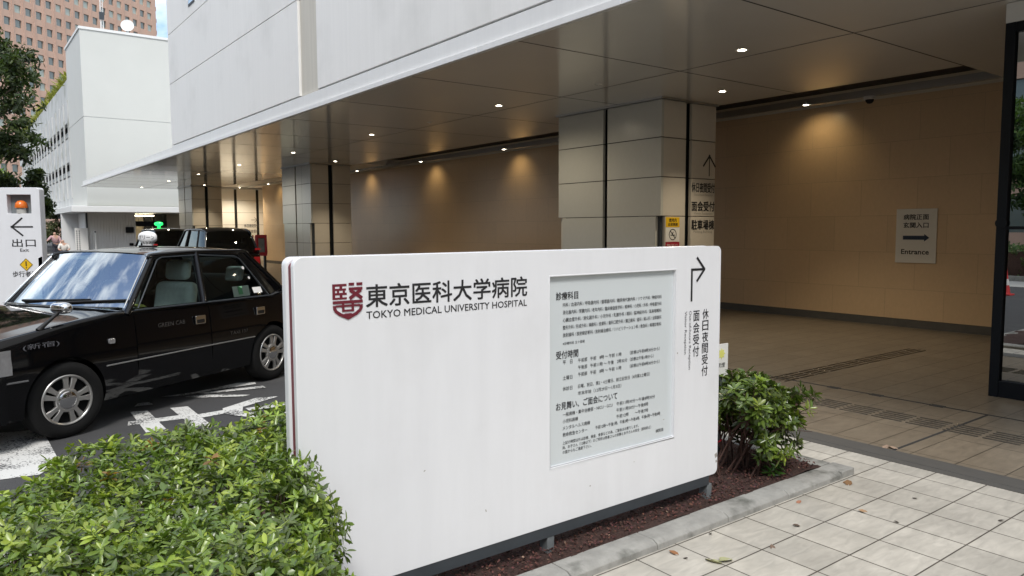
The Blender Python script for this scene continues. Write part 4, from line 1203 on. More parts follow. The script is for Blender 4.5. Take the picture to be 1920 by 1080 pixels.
for (s, z, r_) in ((2.215, 1.275, .018), (2.265, 1.165, .015)):
    y = .205 - (1.425 - z) / (1.425 - .955) * .15
    MB().lathe([(0, 0), (r_, 0), (r_, .002), (0, .002)], (s, y - .004, z), (0, -1, .3), 14).build('sticker', 'paper', TX)
MB().obox((2.33, .066, 1.03), (.065, 0, 0), (0, .003, 0), (0, .014, .03)).build('sticker', 'paper', TX)
mb = MB(); put_text(mb, '(新宿)', -.35, -.05, .765, .815, (0, -.062, 0), (1, 0, 0), (0, .086, 1)); mb.build('fender_lettering', 'ink_grey', TX)
mb = MB(); put_text(mb, 'GREEN CAB', .92, 1.24, .79, .83, (0, -.010, 0), (1, 0, 0), (0, .015, 1)); mb.build('door_lettering', 'faint_gold', TX)
mb = MB(); put_text(mb, 'TAXI 137', 1.82, 2.08, .60, .635, (0, -.0105, 0), (1, 0, 0), (0, .0, 1)); mb.build('door_lettering', 'faint_gold', TX)
# roof lamp
LX, LY, LZ = 1.62, .86, 1.524
lp = empty('roof_lamp', (LX, LY, LZ - .012)); lp.parent = TX; ROOT[lp.name] = None; lp.scale = (.84, .84, .84)
MB().prism(rrect(-.12, .12, -.05, .05, .03), (0, 0, -.01), (0, 1, 0), (1, 0, 0), (0, 0, 1), .03).build('lamp_base', 'car_trim', lp)
vs = []; fs = []
seg = 28
prf = [(.55, .018), (.56, .03), (.60, .05), (.90, .075), (1.0, .105), (.97, .14), (.84, .165), (.60, .183), (.30, .193), (.02, .196)]
for sc, z in prf:
    for k in range(seg):
        t = 2 * math.pi * k / seg
        vs.append((.062 * min(sc * 1.15, 1) * math.sin(t), .145 * sc * math.cos(t), z))
for i in range(len(prf) - 1):
    for k in range(seg): fs.append((i * seg + k, i * seg + (k + 1) % seg, (i + 1) * seg + (k + 1) % seg, (i + 1) * seg + k))
fs.append(tuple(range((len(prf) - 1) * seg, len(prf) * seg)))
MB().add(vs, fs).build('lamp_shade', 'lamp_white', lp, smooth=60)
mb = MB()
def on_lamp(body, t0, t1, z0, z1, out=.0035):
    v2, f2 = glyphs(body, .012)
    lo, hi = v2.min(0), v2.max(0)
    pts = []
    for p in v2:
        a = t0 + (t1 - t0) * (p[0] - lo[0]) / (hi[0] - lo[0]); z = z0 + (z1 - z0) * (p[1] - lo[1]) / (hi[1] - lo[1])
        sc = np.interp(z, [q[1] for q in prf], [q[0] for q in prf])
        # a: -1 (far side of the car) .. 1; wraps over the front half of the shade
        t = a * 1.25
        pts.append((-(.062 * min(sc * 1.15, 1) + out) * math.cos(t), -(.145 * sc + out) * math.sin(t), z))
    mb.add(pts, f2)
on_lamp('グリーン', -.50, .95, .092, .150)
on_lamp('137', -.10, .78, .036, .070)
mb.build('lamp_lettering', 'ink', lp, fix=False)

# ------------------------------------------------------------------ two taller taxis waiting in the porch
def tall_taxi(label, x, y, rz):
    e = empty('tall_taxi', (x, y, 0), label, 'taxi', rz=rz, group='tall black taxis waiting under the porch')
    W_ = 1.70
    st = [(-.80, .14, .34, .74, .78, 0), (-.74, .05, .24, .86, .92, 0), (-.4, .0, .21, .95, 1.02, 0), (.2, 0, .2, 1.0, 1.06, 0), (.42, 0, .2, 1.01, 1.06, 0), (.5, 0, .2, 1.01, 1.06, 1), (1.5, 0, .2, 1.0, 1.0, 1), (3.0, 0, .2, 1.01, 1.0, 1), (3.08, .01, .22, 1.02, 1.03, 0), (3.30, .03, .24, 1.02, 1.03, 0), (3.38, .08, .32, .95, .96, 0)]
    car_body(e, st, W_, 2.55, .355, 1.0)
    gp = dict(A0=(.45, .06, 1.01), A1=(1.05, .21, 1.66), B0=(1.45, .05, .99), B1=(1.55, .20, 1.69), C0=(2.60, .055, 1.0), C1=(2.45, .20, 1.66), D0=(3.30, .10, 1.02), D1=(2.98, .24, 1.62), E1=(2.5, .20, 1.69))
    greenhouse(e, gp, W_, .065, .15, .10, None, 'privacy_glass', glass='privacy_glass', pr=.03, rear_bow=.08)
    for s in (0, 1):
        f_ = (lambda p: p) if s == 0 else (lambda p: (p[0], W_ - p[1], p[2]))
        c = f_((3.335, .14, 1.12))
        MB().obox(c, (.02, 0, .0), (0, .075, 0), (-.012, 0, .028)).build('tail_light', 'red_lens', e, bevel=.006)
        MB().obox(f_((3.375, .18, .80)), (.012, 0, 0), (0, .09, 0), (0, 0, .10)).build('tail_light', 'red_lens', e, bevel=.006)
        MB().tube([f_(p) for p in ((.62, .02, 1.06), (.60, -.06, 1.07))], .015, 6).build('mirror_arm', 'car_trim', e)
        MB().obox(f_((.60, -.12, 1.10)), (.03, 0, 0), (0, .08, 0), (0, 0, .06)).build('mirror_head', 'car_black', e, bevel=.02, bseg=3)
        for xx in (0, 2.55): wheel(e, xx, .004 if s == 0 else W_ - .004, -1 if s == 0 else 1)
        MB().obox((1.62, .47 if s == 0 else W_ - .47, 1.0), (.07, 0, 0), (0, .24, 0), (.05, 0, .36)).build('seat_back', 'seat_dark', e, bevel=.06, bseg=3)
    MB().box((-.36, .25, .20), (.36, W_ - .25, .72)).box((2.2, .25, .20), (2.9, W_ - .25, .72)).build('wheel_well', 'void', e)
    MB().obox((2.75, W_ / 2, 1.0), (.08, 0, 0), (0, .60, 0), (.06, 0, .30)).build('rear_seat', 'seat_dark', e, bevel=.06, bseg=3)
    MB().box((3.385, .55, .78), (3.395, W_ - .55, .90)).build('number_plate', 'paper', e)
    return e
tall_taxi('tall black taxi with its tail light lit, directly behind the saloon taxi rear half', 5.42, 25.0, R(-88))
T2 = tall_taxi('tall black taxi farther back in the porch, under a green roof light', 5.95, 34.2, R(-88))
g = empty('taxi_roof_light', (1.0, .85, 1.755)); g.parent = T2; ROOT[g.name] = None
MB().lathe([(.05, -.02), (.06, .10), (.13, .12), (.17, .17), (.15, .23), (.07, .26), (.0, .265)], (0, 0, 0), (0, 0, 1), 18).build('lamp_shade', 'lamp_green', g, smooth=50)

# red stand beside the porch column
e = empty('red_stand', (8.30, 25.1, 0), 'red metal stand with a grey window on black legs beside the tiled column', 'stand')
MB().box((8.13, 25.0, .80), (8.49, 25.12, .92)).box((8.13, 25.0, 1.40), (8.49, 25.12, 1.51)).box((8.13, 25.0, .92), (8.20, 25.12, 1.40)).box((8.42, 25.0, .92), (8.49, 25.12, 1.40)).build('frame', 'red_paint', e, bevel=.01)
MB().box((8.20, 25.05, .92), (8.42, 25.07, 1.40)).build('window', 'steel_galv', e)
for x in (8.17, 8.39): MB().box((x, 25.02, 0), (x + .07, 25.10, .80)).build('leg', 'car_trim', e)
MB().box((8.05, 25.20, .70), (8.11, 25.38, 1.5)).build('side_panel', 'red_paint', e)

# ------------------------------------------------------------------ hedge at the lower left
GREENS = np.array([[0.110, 0.175, 0.034], [0.175, 0.260, 0.042], [0.245, 0.320, 0.055], [0.080, 0.110, 0.036]])
def hedge_top(x, y):
    base = .795 + .035 * np.sin(x * 3.1 + 1) * np.cos(y * 3.7) + .03 * np.sin(x * 7 + y * 5) + .015 * np.sin(x * 17) * np.sin(y * 15)
    base = base - .10 * np.clip((x - .55) / .6, 0, 1) * np.clip((2.95 - y) / .6, 0, 1)
    base = base + .10 * np.clip((x - .6) / .5, 0, 1) * np.clip((y - 2.9) / .3, 0, 1)
    base = base - .06 * np.clip((.75 - x) / .8, 0, 1) * np.clip((y - 2.5) / .4, 0, 1)
    return base
e = empty('azalea_hedge', (.0, 2.5, .03), 'dense clipped azalea hedge in fresh leaf in the left foreground', 'hedge')
def hedge_back(x): return 3.02 + .42 * np.clip((x + .1) / .5, 0, 1) - .0 * x
def hedge_right(y): return np.where(y > 2.98, .405 * y, np.minimum(.46 * y - .135, 1.0))
P = []; D = []; C = []
def scatter(n, depth0, depth1):
    x = rng.uniform(-1.7, 1.36, n); y = rng.uniform(1.62, 3.5, n)
    ok = (y < hedge_back(x) + rng.normal(0, .02, n)) & (x < hedge_right(y) + rng.normal(0, .025, n))
    x, y = x[ok], y[ok]
    z = hedge_top(x, y) - rng.uniform(depth0, depth1, len(x)) + rng.normal(0, .018, len(x)) + .05 * (rng.random(len(x)) < .08)
    return x, y, z
for n, d0, d1, dark in ((5200, 0.0, .045, 1.0), (3800, .05, .28, .85)):
    x, y, z = scatter(n, d0, d1)
    P.append(np.stack([x, y, z], 1))
    dd = rng.normal(0, .35, (len(x), 3)); dd[:, 2] = 1.0
    D.append(dd)
    ci = rng.choice(4, len(x), p=[.34, .30, .22, .14]); C.append(GREENS[ci] * rng.uniform(.75, 1.25, (len(x), 1)))
# right and far side faces
n = 1500
y = rng.uniform(1.7, 2.80, n); x = hedge_right(y) + rng.normal(-.02, .045, n); z = rng.uniform(.12, 1, n) * hedge_top(x, y)
x += .06 * np.sin(math.pi * np.clip(z / .85, 0, 1)) * rng.uniform(.3, 1.1, n)
P.append(np.stack([x, y, z], 1)); dd = rng.normal(0, .35, (n, 3)); dd[:, 0] += .9; dd[:, 1] -= .25; dd[:, 2] += .45; D.append(dd)
C.append(GREENS[rng.choice(4, n, p=[.45, .25, .12, .18])] * rng.uniform(.7, 1.2, (n, 1)))
n = 900
x = rng.uniform(-1.7, 1.3, n); y = hedge_back(x) + rng.normal(-.02, .04, n); z = rng.uniform(.15, 1, n) * hedge_top(x, y)
P.append(np.stack([x, y, z], 1)); dd = rng.normal(0, .35, (n, 3)); dd[:, 1] += .9; dd[:, 2] += .5; D.append(dd)
C.append(GREENS[rng.choice(4, n)] * rng.uniform(.7, 1.2, (n, 1)))
n = 700
x = rng.uniform(-1.7, 1.05, n); y = 1.62 + rng.normal(0, .04, n); z = rng.uniform(.15, 1, n) * hedge_top(x, y)
P.append(np.stack([x, y, z], 1)); dd = rng.normal(0, .35, (n, 3)); dd[:, 1] -= .9; dd[:, 2] += .5; D.append(dd)
C.append(GREENS[rng.choice(4, n)] * rng.uniform(.7, 1.2, (n, 1)))
P = np.concatenate(P); D = np.concatenate(D); C = np.concatenate(C)
ok = P[:, 0] < hedge_right(P[:, 1]) + .04 + .07 * np.sin(P[:, 2] * 9 + P[:, 1] * 6) ** 2 + rng.uniform(0, .05, len(P))
P, D, C = P[ok], D[ok], C[ok]
dead = rng.random(len(P)) < .012
C[dead] = np.array([.22, .12, .03]) * rng.uniform(.6, 1.3, (dead.sum(), 1))
build_leaves('foliage', [shoots(P, D, 8, rng.uniform(.028, .052, len(P)), rng.uniform(.012, .0185, len(P)), C)], 'leaf', e)
mb = MB()
for i in range(420):
    x = random.uniform(-1.6, 1.0); y = random.uniform(1.75, 3.0)
    if x > float(hedge_right(np.array(y))) - .05: continue
    h_ = float(hedge_top(np.array(x), np.array(y)))
    mb.tube([(x, y, .03), (x + random.uniform(-.06, .06), y + random.uniform(-.06, .06), h_ * .5), (x + random.uniform(-.13, .13), y + random.uniform(-.13, .13), h_ - .05)], [.006, .005, .002], 5)
mb.build('stem', 'twig', e, fix=False)

# ------------------------------------------------------------------ azalea at the right end of the sign
e = empty('azalea_shrub', (4.18, 2.98, .03), 'open leggy azalea bush with bare red stems at the right end of the white sign', 'shrub')
mb = MB(); tips = []
def twig(p, d, l, r, lev):
    q = p + d * l
    mid = p + d * l * .5 + Vector((random.uniform(-.02, .02), random.uniform(-.02, .02), 0))
    mb.tube([p, mid, q], [r, r * .85, r * .65], 5, cap=False)
    if lev == 0: tips.append((q, d)); return
    for i in range(random.choice((2, 3, 3))):
        nd = (d + Vector((random.uniform(-.7, .7), random.uniform(-.7, .7), random.uniform(-.25, .5)))).normalized()
        twig(q, nd, l * random.uniform(.55, .85), r * .68, lev - 1)
for i in range(24):
    bx, by = 4.16 + random.uniform(-.20, .20), 2.98 + random.uniform(-.16, .20)
    d = Vector((random.uniform(-.7, 1.0), random.uniform(-.65, .6), 1.05)).normalized()
    twig(Vector((bx, by, .03)), d, random.uniform(.19, .27), .008, 3)
mb.build('stem', 'twig', e, fix=False)
P = np.array([t[0] for t in tips]); D = np.array([t[1] for t in tips]) + [0, 0, .35]
n_ = 130
th_ = rng.uniform(-2.2, 1.2, n_); rr_ = rng.uniform(.20, .42, n_)
Q = np.stack([4.22 + rr_ * np.cos(th_) * 1.05, 2.98 + rr_ * np.sin(th_) * .8, rng.uniform(.20, .62, n_)], 1)
P = np.concatenate([P, Q]); D = np.concatenate([D, np.stack([np.cos(th_), np.sin(th_), rng.uniform(.2, .9, n_)], 1)])
ok = (P[:, 2] > .20) & (P[:, 2] < .86) & (P[:, 0] < 4.75) & (P[:, 0] > 3.74) & (P[:, 1] > 2.62)
P, D = P[ok], D[ok]
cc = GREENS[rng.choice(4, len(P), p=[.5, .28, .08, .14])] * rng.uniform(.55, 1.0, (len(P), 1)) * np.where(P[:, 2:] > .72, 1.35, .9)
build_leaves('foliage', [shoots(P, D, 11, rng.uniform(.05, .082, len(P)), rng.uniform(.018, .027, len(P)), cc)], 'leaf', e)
n = 8
o = build_leaves('flower', [leaf_cloud(np.array([[3.83, 2.95, .30]] * n) + rng.normal(0, [.02, .02, .03], (n, 3)), rng.normal(size=(n, 3)), rng.normal(size=(n, 3)), [.045] * n, [.03] * n, np.array([[.5, .01, .02]] * n))], 'flower_red', e)
# low sprout in front of the shrub
e = empty('azalea_sprout', (4.28, 2.80, .03), 'small green sprout with narrow leaves low in front of the leggy bush', 'plant')
P = np.array([[4.28, 2.80, .10], [4.25, 2.83, .17], [4.31, 2.79, .15], [4.23, 2.78, .09], [4.29, 2.84, .20], [4.34, 2.82, .10]]); D = np.array([[0, -.3, 1], [-.3, 0, 1], [.3, 0, 1], [-.4, -.4, .8], [0, .2, 1], [.5, 0, .7]], float)
build_leaves('foliage', [shoots(P, D, 9, np.full(6, .09), np.full(6, .02), np.array([[.05, .12, .02]] * 6))], 'leaf', e)
mb = MB()
for p in P: mb.tube([(4.28, 2.80, .03), tuple(p)], .003, 4)
mb.build('stem', 'twig', e, fix=False)

# ------------------------------------------------------------------ trees
def tree(name, label, base, height, crown_c, crown_r, nclump, leaf, pal, trunk_r, group=None, lean=(0, 0), perclump=46, cat='tree'):
    e = empty(name, base, label, cat, group=group)
    mb = MB(); b = Vector(base); cc = Vector(crown_c)
    top = Vector((cc.x, cc.y, cc.z + crown_r[2] * .35))
    pts = [b, b + (top - b) * .35 + Vector((.1, .05, 0)), b + (top - b) * .7, top]
    mb.tube(pts, [trunk_r, trunk_r * .75, trunk_r * .45, trunk_r * .15], 9)
    P = []; D = []
    for i in range(nclump):
        v = rng.normal(size=3); v /= np.linalg.norm(v)
        rr = rng.uniform(.45, 1.0) ** .6
        c = np.array(cc) + v * rr * np.array(crown_r) * (1 + .18 * math.sin(v[0] * 5 + v[2] * 4))
        t = min(.98, max(.25, (c[2] - base[2]) / (top.z - base[2]) * .75))
        s = b + (top - b) * t
        mid = s.lerp(Vector(c), .55) + Vector((0, 0, .12))
        mb.tube([s, mid, Vector(c)], [trunk_r * .22, trunk_r * .12, trunk_r * .04], 5, cap=False)
        k = perclump
        cl = rng.normal(0, 1, (k, 3)) * np.array([.34, .34, .17]) * (crown_r[0] * .42) + c
        P.append(cl)
        dd = (cl - c) + rng.normal(0, .25, (k, 3)); dd[:, 2] += .15; D.append(dd)
    mb.build('trunk', 'bark', e, smooth=60, fix=False)
    P = np.concatenate(P); D = np.concatenate(D)
    pal = np.array(pal)
    cl_tone = np.repeat(rng.uniform(.65, 1.3, nclump), perclump)[:, None]
    col_ = pal[rng.choice(len(pal), len(P))] * cl_tone
    build_leaves('crown', [shoots(P, D, 6, rng.uniform(.75, 1.2, len(P)) * leaf, rng.uniform(.75, 1.2, len(P)) * leaf * .36, col_, up_tilt=.2)], 'leaf_tree', e)
    return e
DK = [[.034, .060, .020], [.048, .078, .026], [.075, .105, .034], [.028, .045, .020]]
LT = [[.13, .20, .03], [.10, .17, .03], [.16, .22, .045]]
tree('tree', 'dark evergreen tree at the left edge before the car park', (.45, 21.3, 0), 8, (.50, 21.5, 4.95), (1.35, 1.5, 1.95), 64, .15, DK, .10)
tree('tree', 'low dark branches of the slim tree beside the exit sign', (1.35, 23.0, 0), 4, (1.42, 22.9, 2.75), (.62, .8, .75), 18, .14, DK, .05)
tree('tree', 'pale yellow green young tree glimpsed behind the dark evergreen', (.1, 27.5, 0), 5, (.35, 27.5, 3.1), (1.2, 1.0, 1.3), 20, .15, LT, .06)
tree('bush', 'olive green bush behind the seated people', (4.3, 56, 0), 3, (4.0, 56, 1.6), (2.2, 1.2, 1.7), 30, .18, [[.07, .085, .03], [.05, .065, .025]], .06, cat='bush')
tree('bush', 'bright green bush at the left edge behind the exit sign', (-.4, 18.5, 0), 1.3, (-.25, 18.4, .62), (.95, .6, .55), 16, .10, LT, .03, cat='bush')
# greenery over the street: seen in the glass of the lobby and in the car paint
for (x, y, h, lab) in ((-15, 9.5, 7.5, 'broad street tree opposite the glass lobby'), (-17, 14.5, 8.5, 'tall street tree farther along the opposite kerb'), (-13, 4.5, 7.0, 'street tree nearest the camera across the road')):
    tree('street_tree', lab, (x, y, 0), h, (x, y, h * .62), (2.6, 2.6, 2.4), 34, .26, [[.05, .10, .03], [.07, .13, .03], [.035, .07, .025]], .16, group='street trees across the road')
e = empty('street_hedge', (-10.5, 9, 0), 'long clipped hedge across the road', 'hedge')
n = 2600
P = np.stack([rng.uniform(-11, -10, n), rng.uniform(2, 18, n), rng.uniform(.15, 1.15, n)], 1); D = rng.normal(0, .5, (n, 3)) + [.5, 0, .6]
build_leaves('foliage', [shoots(P, D, 6, np.full(n, .13), np.full(n, .05), np.array([[.07, .14, .03]]) * rng.uniform(.6, 1.3, (n, 1)))], 'leaf_tree', e)
MB().box((-10.9, 2.1, 0), (-10.15, 17.9, .9)).build('core', 'twig', e)
MB().box((-9.75, -20, 0), (-9.55, 40, .16)).build('street_kerb', 'concrete', None)
tag(bpy.data.objects['street_kerb'], kind='structure')
sheet('street_pavement', -9.55, -7.2, -20, 40, .004, 'stone_pale')
# traffic cone
e = empty('traffic_cone', (-4.2, 7.25, 0), 'red traffic cone standing at the street side', 'traffic cone')
MB().prism(rrect(-4.38, -4.02, 7.07, 7.43, .04), (0, 0, 0), (1, 0, 0), (0, 1, 0), (0, 0, 1), .035).build('foot', 'cone_red', e, bevel=.006)
MB().lathe([(.14, .03), (.13, .06), (.035, .70), (.0, .71)], (-4.2, 7.25, 0), (0, 0, 1), 24).build('cone_body', 'cone_red', e, smooth=40)
MB().lathe([(.103, .25), (.1055, .25), (.0815, .40), (.079, .40)], (-4.2, 7.25, 0), (0, 0, 1), 24).build('reflective_band', 'paper', e, smooth=40)

# ------------------------------------------------------------------ white block at the far end, low canopy, car park
e = empty('white_annex', (5.97, 46, 0), 'blank white rendered annex block beyond the hospital facade', 'building')
MB().box((5.97, 46.0, 4.0), (16, 52, 7.755)).box((5.97, 46.0, 7.785), (16, 52, 12.36)).box((5.97, 46.35, 2.99), (16, 52, 4.0)).build('wall', 'block_white', e)
MB().box((5.99, 46.02, 7.754), (15.9, 51.9, 7.786)).build('joint', 'garage_concrete', e)
MB().box((5.92, 45.95, 12.362), (16.1, 52.1, 12.50)).build('parapet_coping', 'white_paint', e)
# rounded underside of the block
pr = [(46.0, 4.0)] + [(46.35 - .35 * math.cos(R(a)), 4.0 - 1.0 * math.sin(R(a))) for a in range(10, 91, 10)] + [(46.35, 4.0)]
k = len(pr)
MB().add([(5.97, y, z) for y, z in pr] + [(16, y, z) for y, z in pr], [tuple(range(k)), tuple(reversed(range(k, 2 * k)))] + [(i, (i + 1) % k, k + (i + 1) % k, k + i) for i in range(k)]).build('rounded_base', 'block_white', e, smooth=40)
MB().box((5.15, 45.55, 2.66), (16, 75, 2.985)).build('low_canopy', 'white_paint', e, bevel=.02)
mb = MB()
for i in range(34): mb.box((6.10 + i * .0715, 47.50 - .02 * (i % 2), 0), (6.165 + i * .0715, 47.6, 2.655))
mb.build('corrugated_wall', 'corrugated', e)
MB().box((5.15, 50.5, 0), (6.05, 50.7, 2.655)).box((6.0, 47.58, 0), (6.09, 50.5, 2.655)).build('lobby_wall', 'corrugated', e)
MB().box((6.02, 47.40, 0), (6.10, 47.48, 2.655)).build('post', 'steel_dark', e)
MB().box((8.55, 50, 0), (16, 50.2, 2.655)).build('lobby_back_wall', 'warm_tile', e)
MB().box((8.62, 48.6, 2.50), (9.75, 48.75, 2.56)).build('strip_lamp', 'strip_light', e)
MB().box((9.4, 49.4, 1.6), (9.75, 49.9, 2.65)).box((9.95, 49.3, 1.6), (10.6, 49.9, 2.65)).build('doorway', 'void', e)
MB().box((8.0, 47.40, 1.53), (8.42, 47.46, 1.86)).build('notice_plate', 'black_metal', e)
e2 = empty('lobby_sign', (9.35, 47.9, 1.9), 'long black sign band hanging under the low canopy', 'sign')
MB().box((8.6, 47.88, 1.90), (10.3, 47.95, 2.20)).build('sign_band', 'black_metal', e2)
for x in (8.75, 10.1): MB().box((x, 47.9, 2.20), (x + .02, 47.92, 2.66)).build('hanger', 'steel_dark', e2)
e2 = empty('white_board', (5.72, 46.9, 0), 'white notice board on the ground beside the corrugated wall', 'sign')
MB().box((5.40, 46.9, .10), (6.02, 46.98, 1.80)).build('board', 'paper', e2)
mb = MB()
for x in (5.46, 5.58):
    for i, z in enumerate(np.arange(.5, 1.70, .11)): mb.box((x, 46.892, z), (x + .05, 46.898, z + .07))
mb.build('lettering', 'ink_grey', e2)
for x in (5.46, 5.9): MB().box((x, 46.92, 0), (x + .05, 46.96, .10)).build('foot', 'steel_dark', e2)
e2 = empty('bollard', (6.38, 46.9, 0), 'slim white bollard before the corrugated wall', 'bollard')
MB().tube([(6.38, 46.9, 0), (6.38, 46.9, 1.55)], .035, 10).build('post', 'white_paint', e2, smooth=50)
MB().tube([(6.38, 46.9, 1.55), (6.38, 46.9, 1.63)], .04, 10).build('cap', 'steel_dark', e2, smooth=50)
# roof aerials
e2 = empty('satellite_dish', (8.53, 47.2, 12.5), 'white satellite dish on the annex roof', 'satellite dish')
MB().lathe([(.0, 0), (.15, .02), (.27, .07), (.34, .11), (.34, .13), (.26, .09), (.0, .03)], (8.53, 47.2, 13.12), (-.35, -1, .25), 26).build('dish', 'white_paint', e2, smooth=60)
MB().tube([(8.53, 47.25, 12.5), (8.53, 47.25, 13.1)], .035, 8).build('mast', 'steel_galv', e2)
MB().tube([(8.53, 47.15, 12.78), (8.46, 46.75, 13.0)], .012, 6).obox((8.46, 46.75, 13.01), (.03, 0, 0), (0, .03, 0), (0, 0, .03)).build('feed_arm', 'white_paint', e2)
e2 = empty('antenna_mast', (7.28, 47.5, 12.5), 'thin white lattice antenna mast on the annex roof', 'antenna')
mb = MB()
for dx, dy in ((-.07, -.05), (.07, -.05), (0, .08)): mb.tube([(7.28 + dx, 47.5 + dy, 12.5), (7.28 + dx, 47.5 + dy, 16.5)], .014, 5)
for i in range(20):
    z = 12.55 + .2 * i; s = 1 if i % 2 else -1
    mb.tube([(7.28 - .07 * s, 47.45, z), (7.28 + .07 * s, 47.45, z + .2)], .008, 4)
mb.build('lattice', 'white_paint', e2)
MB().box((7.16, 47.38, 13.35), (7.40, 47.5, 13.75)).build('antenna_box', 'steel_dark', e2)

# multi-storey car park beyond
e = empty('car_park', (6.2, 52.1, 0), 'weathered concrete multi storey car park with upright fins', 'car park')
GX = 6.20
mb = MB()
for z0, z1 in ((2.95, 5.05), (6.0, 7.45), (8.45, 11.0)): mb.box((GX, 52.11, z0), (GX + .25, 95, z1))
mb.build('spandrel', 'garage_concrete', e)
MB().box((GX + .26, 52.11, 2.97), (16, 95, 3.2)).box((GX + .26, 52.11, 5.3), (16, 95, 5.6)).box((GX + .26, 52.11, 7.8), (16, 95, 8.1)).build('deck', 'garage_concrete', e)
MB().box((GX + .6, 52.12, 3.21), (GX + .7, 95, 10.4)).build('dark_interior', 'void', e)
for i in range(18): MB().box((GX - .07, 53.9 + i * 2.2, 3.7), (GX - .002, 54.2 + i * 2.2, 9.75)).build('fin', 'garage_concrete', e)
MB().box((GX + .3, 52.4, 10.5), (GX + 1.2, 95, 10.9)).build('roof_planter', 'soil', e)
n = 900
P = np.stack([rng.uniform(GX + .1, GX + 1.0, n), rng.uniform(52.3, 92, n), rng.uniform(10.9, 11.45, n) + .25 * rng.random(n)], 1); D = rng.normal(0, .35, (n, 3)) + [-.1, -.1, 1.0]
o = build_leaves('rooftop_grass', [shoots(P, D, 6, rng.uniform(.35, .7, n), rng.uniform(.05, .10, n), np.array([[.25, .27, .05]]) * rng.uniform(.6, 1.2, (n, 1)), up_tilt=1.6)], 'leaf_tree')
tag(o, 'yellow green grasses growing along the car park roof edge', 'grass', kind='stuff')

# ------------------------------------------------------------------ brown granite tower
TD = Vector((.776, .630, 0)); TN = Vector((.630, -.776, 0))          # along the face, towards the viewer
T0 = Vector((16.06, 225.84, 0))
e = empty('office_tower', (16, 226, 0), 'tall reddish brown office tower with square windows', 'office tower')
e.rotation_euler = (0, 0, math.atan2(TD.y, TD.x)); e.location = T0; ROOT[e.name] = None
PU, PZ = 3.12, 3.60; WU, WZ = 1.85, 1.95
ZB = 56.75 - .0
U0, NU = -12, 29
row0, rowN = -14, 10
ulo, uhi = U0 * PU - PU / 2 - .6, None
mb = MB()
U_end = 49.6
cols = [k for k in range(-4, 30) if k * PU + WU / 2 < U_end - .7]
ulo = cols[0] * PU - PU / 2 - 6
zlo, zhi = 0, ZB + rowN * PZ + 4
rows_ = list(range(row0, rowN))
# piers (proud) and spandrels; y = 0 is the face, -y towards the viewer
prev = ulo
for k in cols:
    mb.box((prev, -.02, zlo), (k * PU - WU / 2, 1.2, zhi)); prev = k * PU + WU / 2
mb.box((prev, -.02, zlo), (U_end, 1.2, zhi))
for r in rows_ + [rowN]:
    zb = ZB + (r - 1) * PZ + WZ / 2 if r > row0 else zlo
    zt = ZB + r * PZ - WZ / 2 if r < rowN else zhi
    for k in cols: mb.box((k * PU - WU / 2 - .02, .03, zb), (k * PU + WU / 2 + .02, 1.2, zt))
mb.build('facade', 'tower_brown', e, fix=False)
mb = MB()
for k in cols[::1]: mb.box((k * PU - PU / 2 - .10, -.10, zlo), (k * PU - PU / 2 + .10, -.021, zhi))
mb.build('pilaster', 'tower_brown', e, fix=False)
MB().box((ulo, 1.21, 0), (U_end - .02, 40, zhi - .5)).build('core', 'tower_brown', e)
# balcony steps at the right-hand corner
mb = MB()
for r in rows_: mb.box((U_end, .2, ZB + r * PZ - 1.1), (U_end + .55, 6, ZB + r * PZ + .1))
mb.build('corner_fin', 'tower_brown', e)
pane_mesh = MB().box((-WU / 2, .35, -WZ / 2), (WU / 2, .42, WZ / 2)).build('window', 'tower_pane', e)
blind_mesh = MB().box((-WU / 2, .35, -WZ / 2), (WU / 2, .42, WZ / 2)).build('window', 'tower_blind', e)
cells = [(k, r) for k in cols for r in rows_]
vis = [(k, r) for k, r in cells if -1 <= k and r >= -9 and r <= 5]
vis.sort(key=lambda c: (c[0] + abs(c[1] + 1) * 1.0))
near = vis[:98]; rest = [c for c in cells if c not in set(near)]
for i, (k, r) in enumerate(near):
    src = blind_mesh if (k * 7 + r * 13 + (k * r) % 5) % 3 == 0 else pane_mesh
    w = src.copy(); col.objects.link(w); w.parent = e; w.location = (k * PU, 0, ZB + r * PZ)
pane_mesh.location = (cols[-1] * PU, 0, ZB + rows_[-1] * PZ); blind_mesh.location = (cols[0] * PU, 0, ZB + rows_[-1] * PZ)
mb = MB()
for k, r in rest:
    if (k, r) in ((cols[-1], rows_[-1]), (cols[0], rows_[-1])): continue
    mb.box((k * PU - WU / 2, .35, ZB + r * PZ - WZ / 2), (k * PU + WU / 2, .42, ZB + r * PZ + WZ / 2), 1 if (k * 5 + r * 11 + (k * r) % 7) % 3 == 0 else 0)
tag(mb.build('window_grid', ['tower_pane', 'tower_blind'], e, fix=False), kind='stuff')

# unseen buildings: a tower mirrored in the windscreen, two blocks added to shade the porch
def plain_tower(label, cx, cy, w, d, h, m):
    e = empty('office_tower', (cx, cy, 0), label, 'office tower')
    mb = MB().box((cx - w / 2, cy - d / 2, 0), (cx + w / 2, cy + d / 2, h))
    mb.build('glass_core', 'tower_pane', e)
    mb = MB()
    for i in range(int(h / 3.6) + 1): mb.box((cx - w / 2 - .25, cy - d / 2 - .25, i * 3.6), (cx + w / 2 + .25, cy + d / 2 + .25, i * 3.6 + 1.3))
    nx = int(w / 2.4)
    for i in range(nx + 1): mb.box((cx - w / 2 + i * 2.4 - .3, cy - d / 2 - .3, 0), (cx - w / 2 + i * 2.4 + .3, cy + d / 2 + .3, h))
    ny = int(d / 2.4)
    for i in range(ny + 1): mb.box((cx - w / 2 - .35, cy - d / 2 + i * 2.4 - .3, 0), (cx + w / 2 + .35, cy - d / 2 + i * 2.4 + .3, h))
    mb.build('grid_facade', m, e, fix=False)
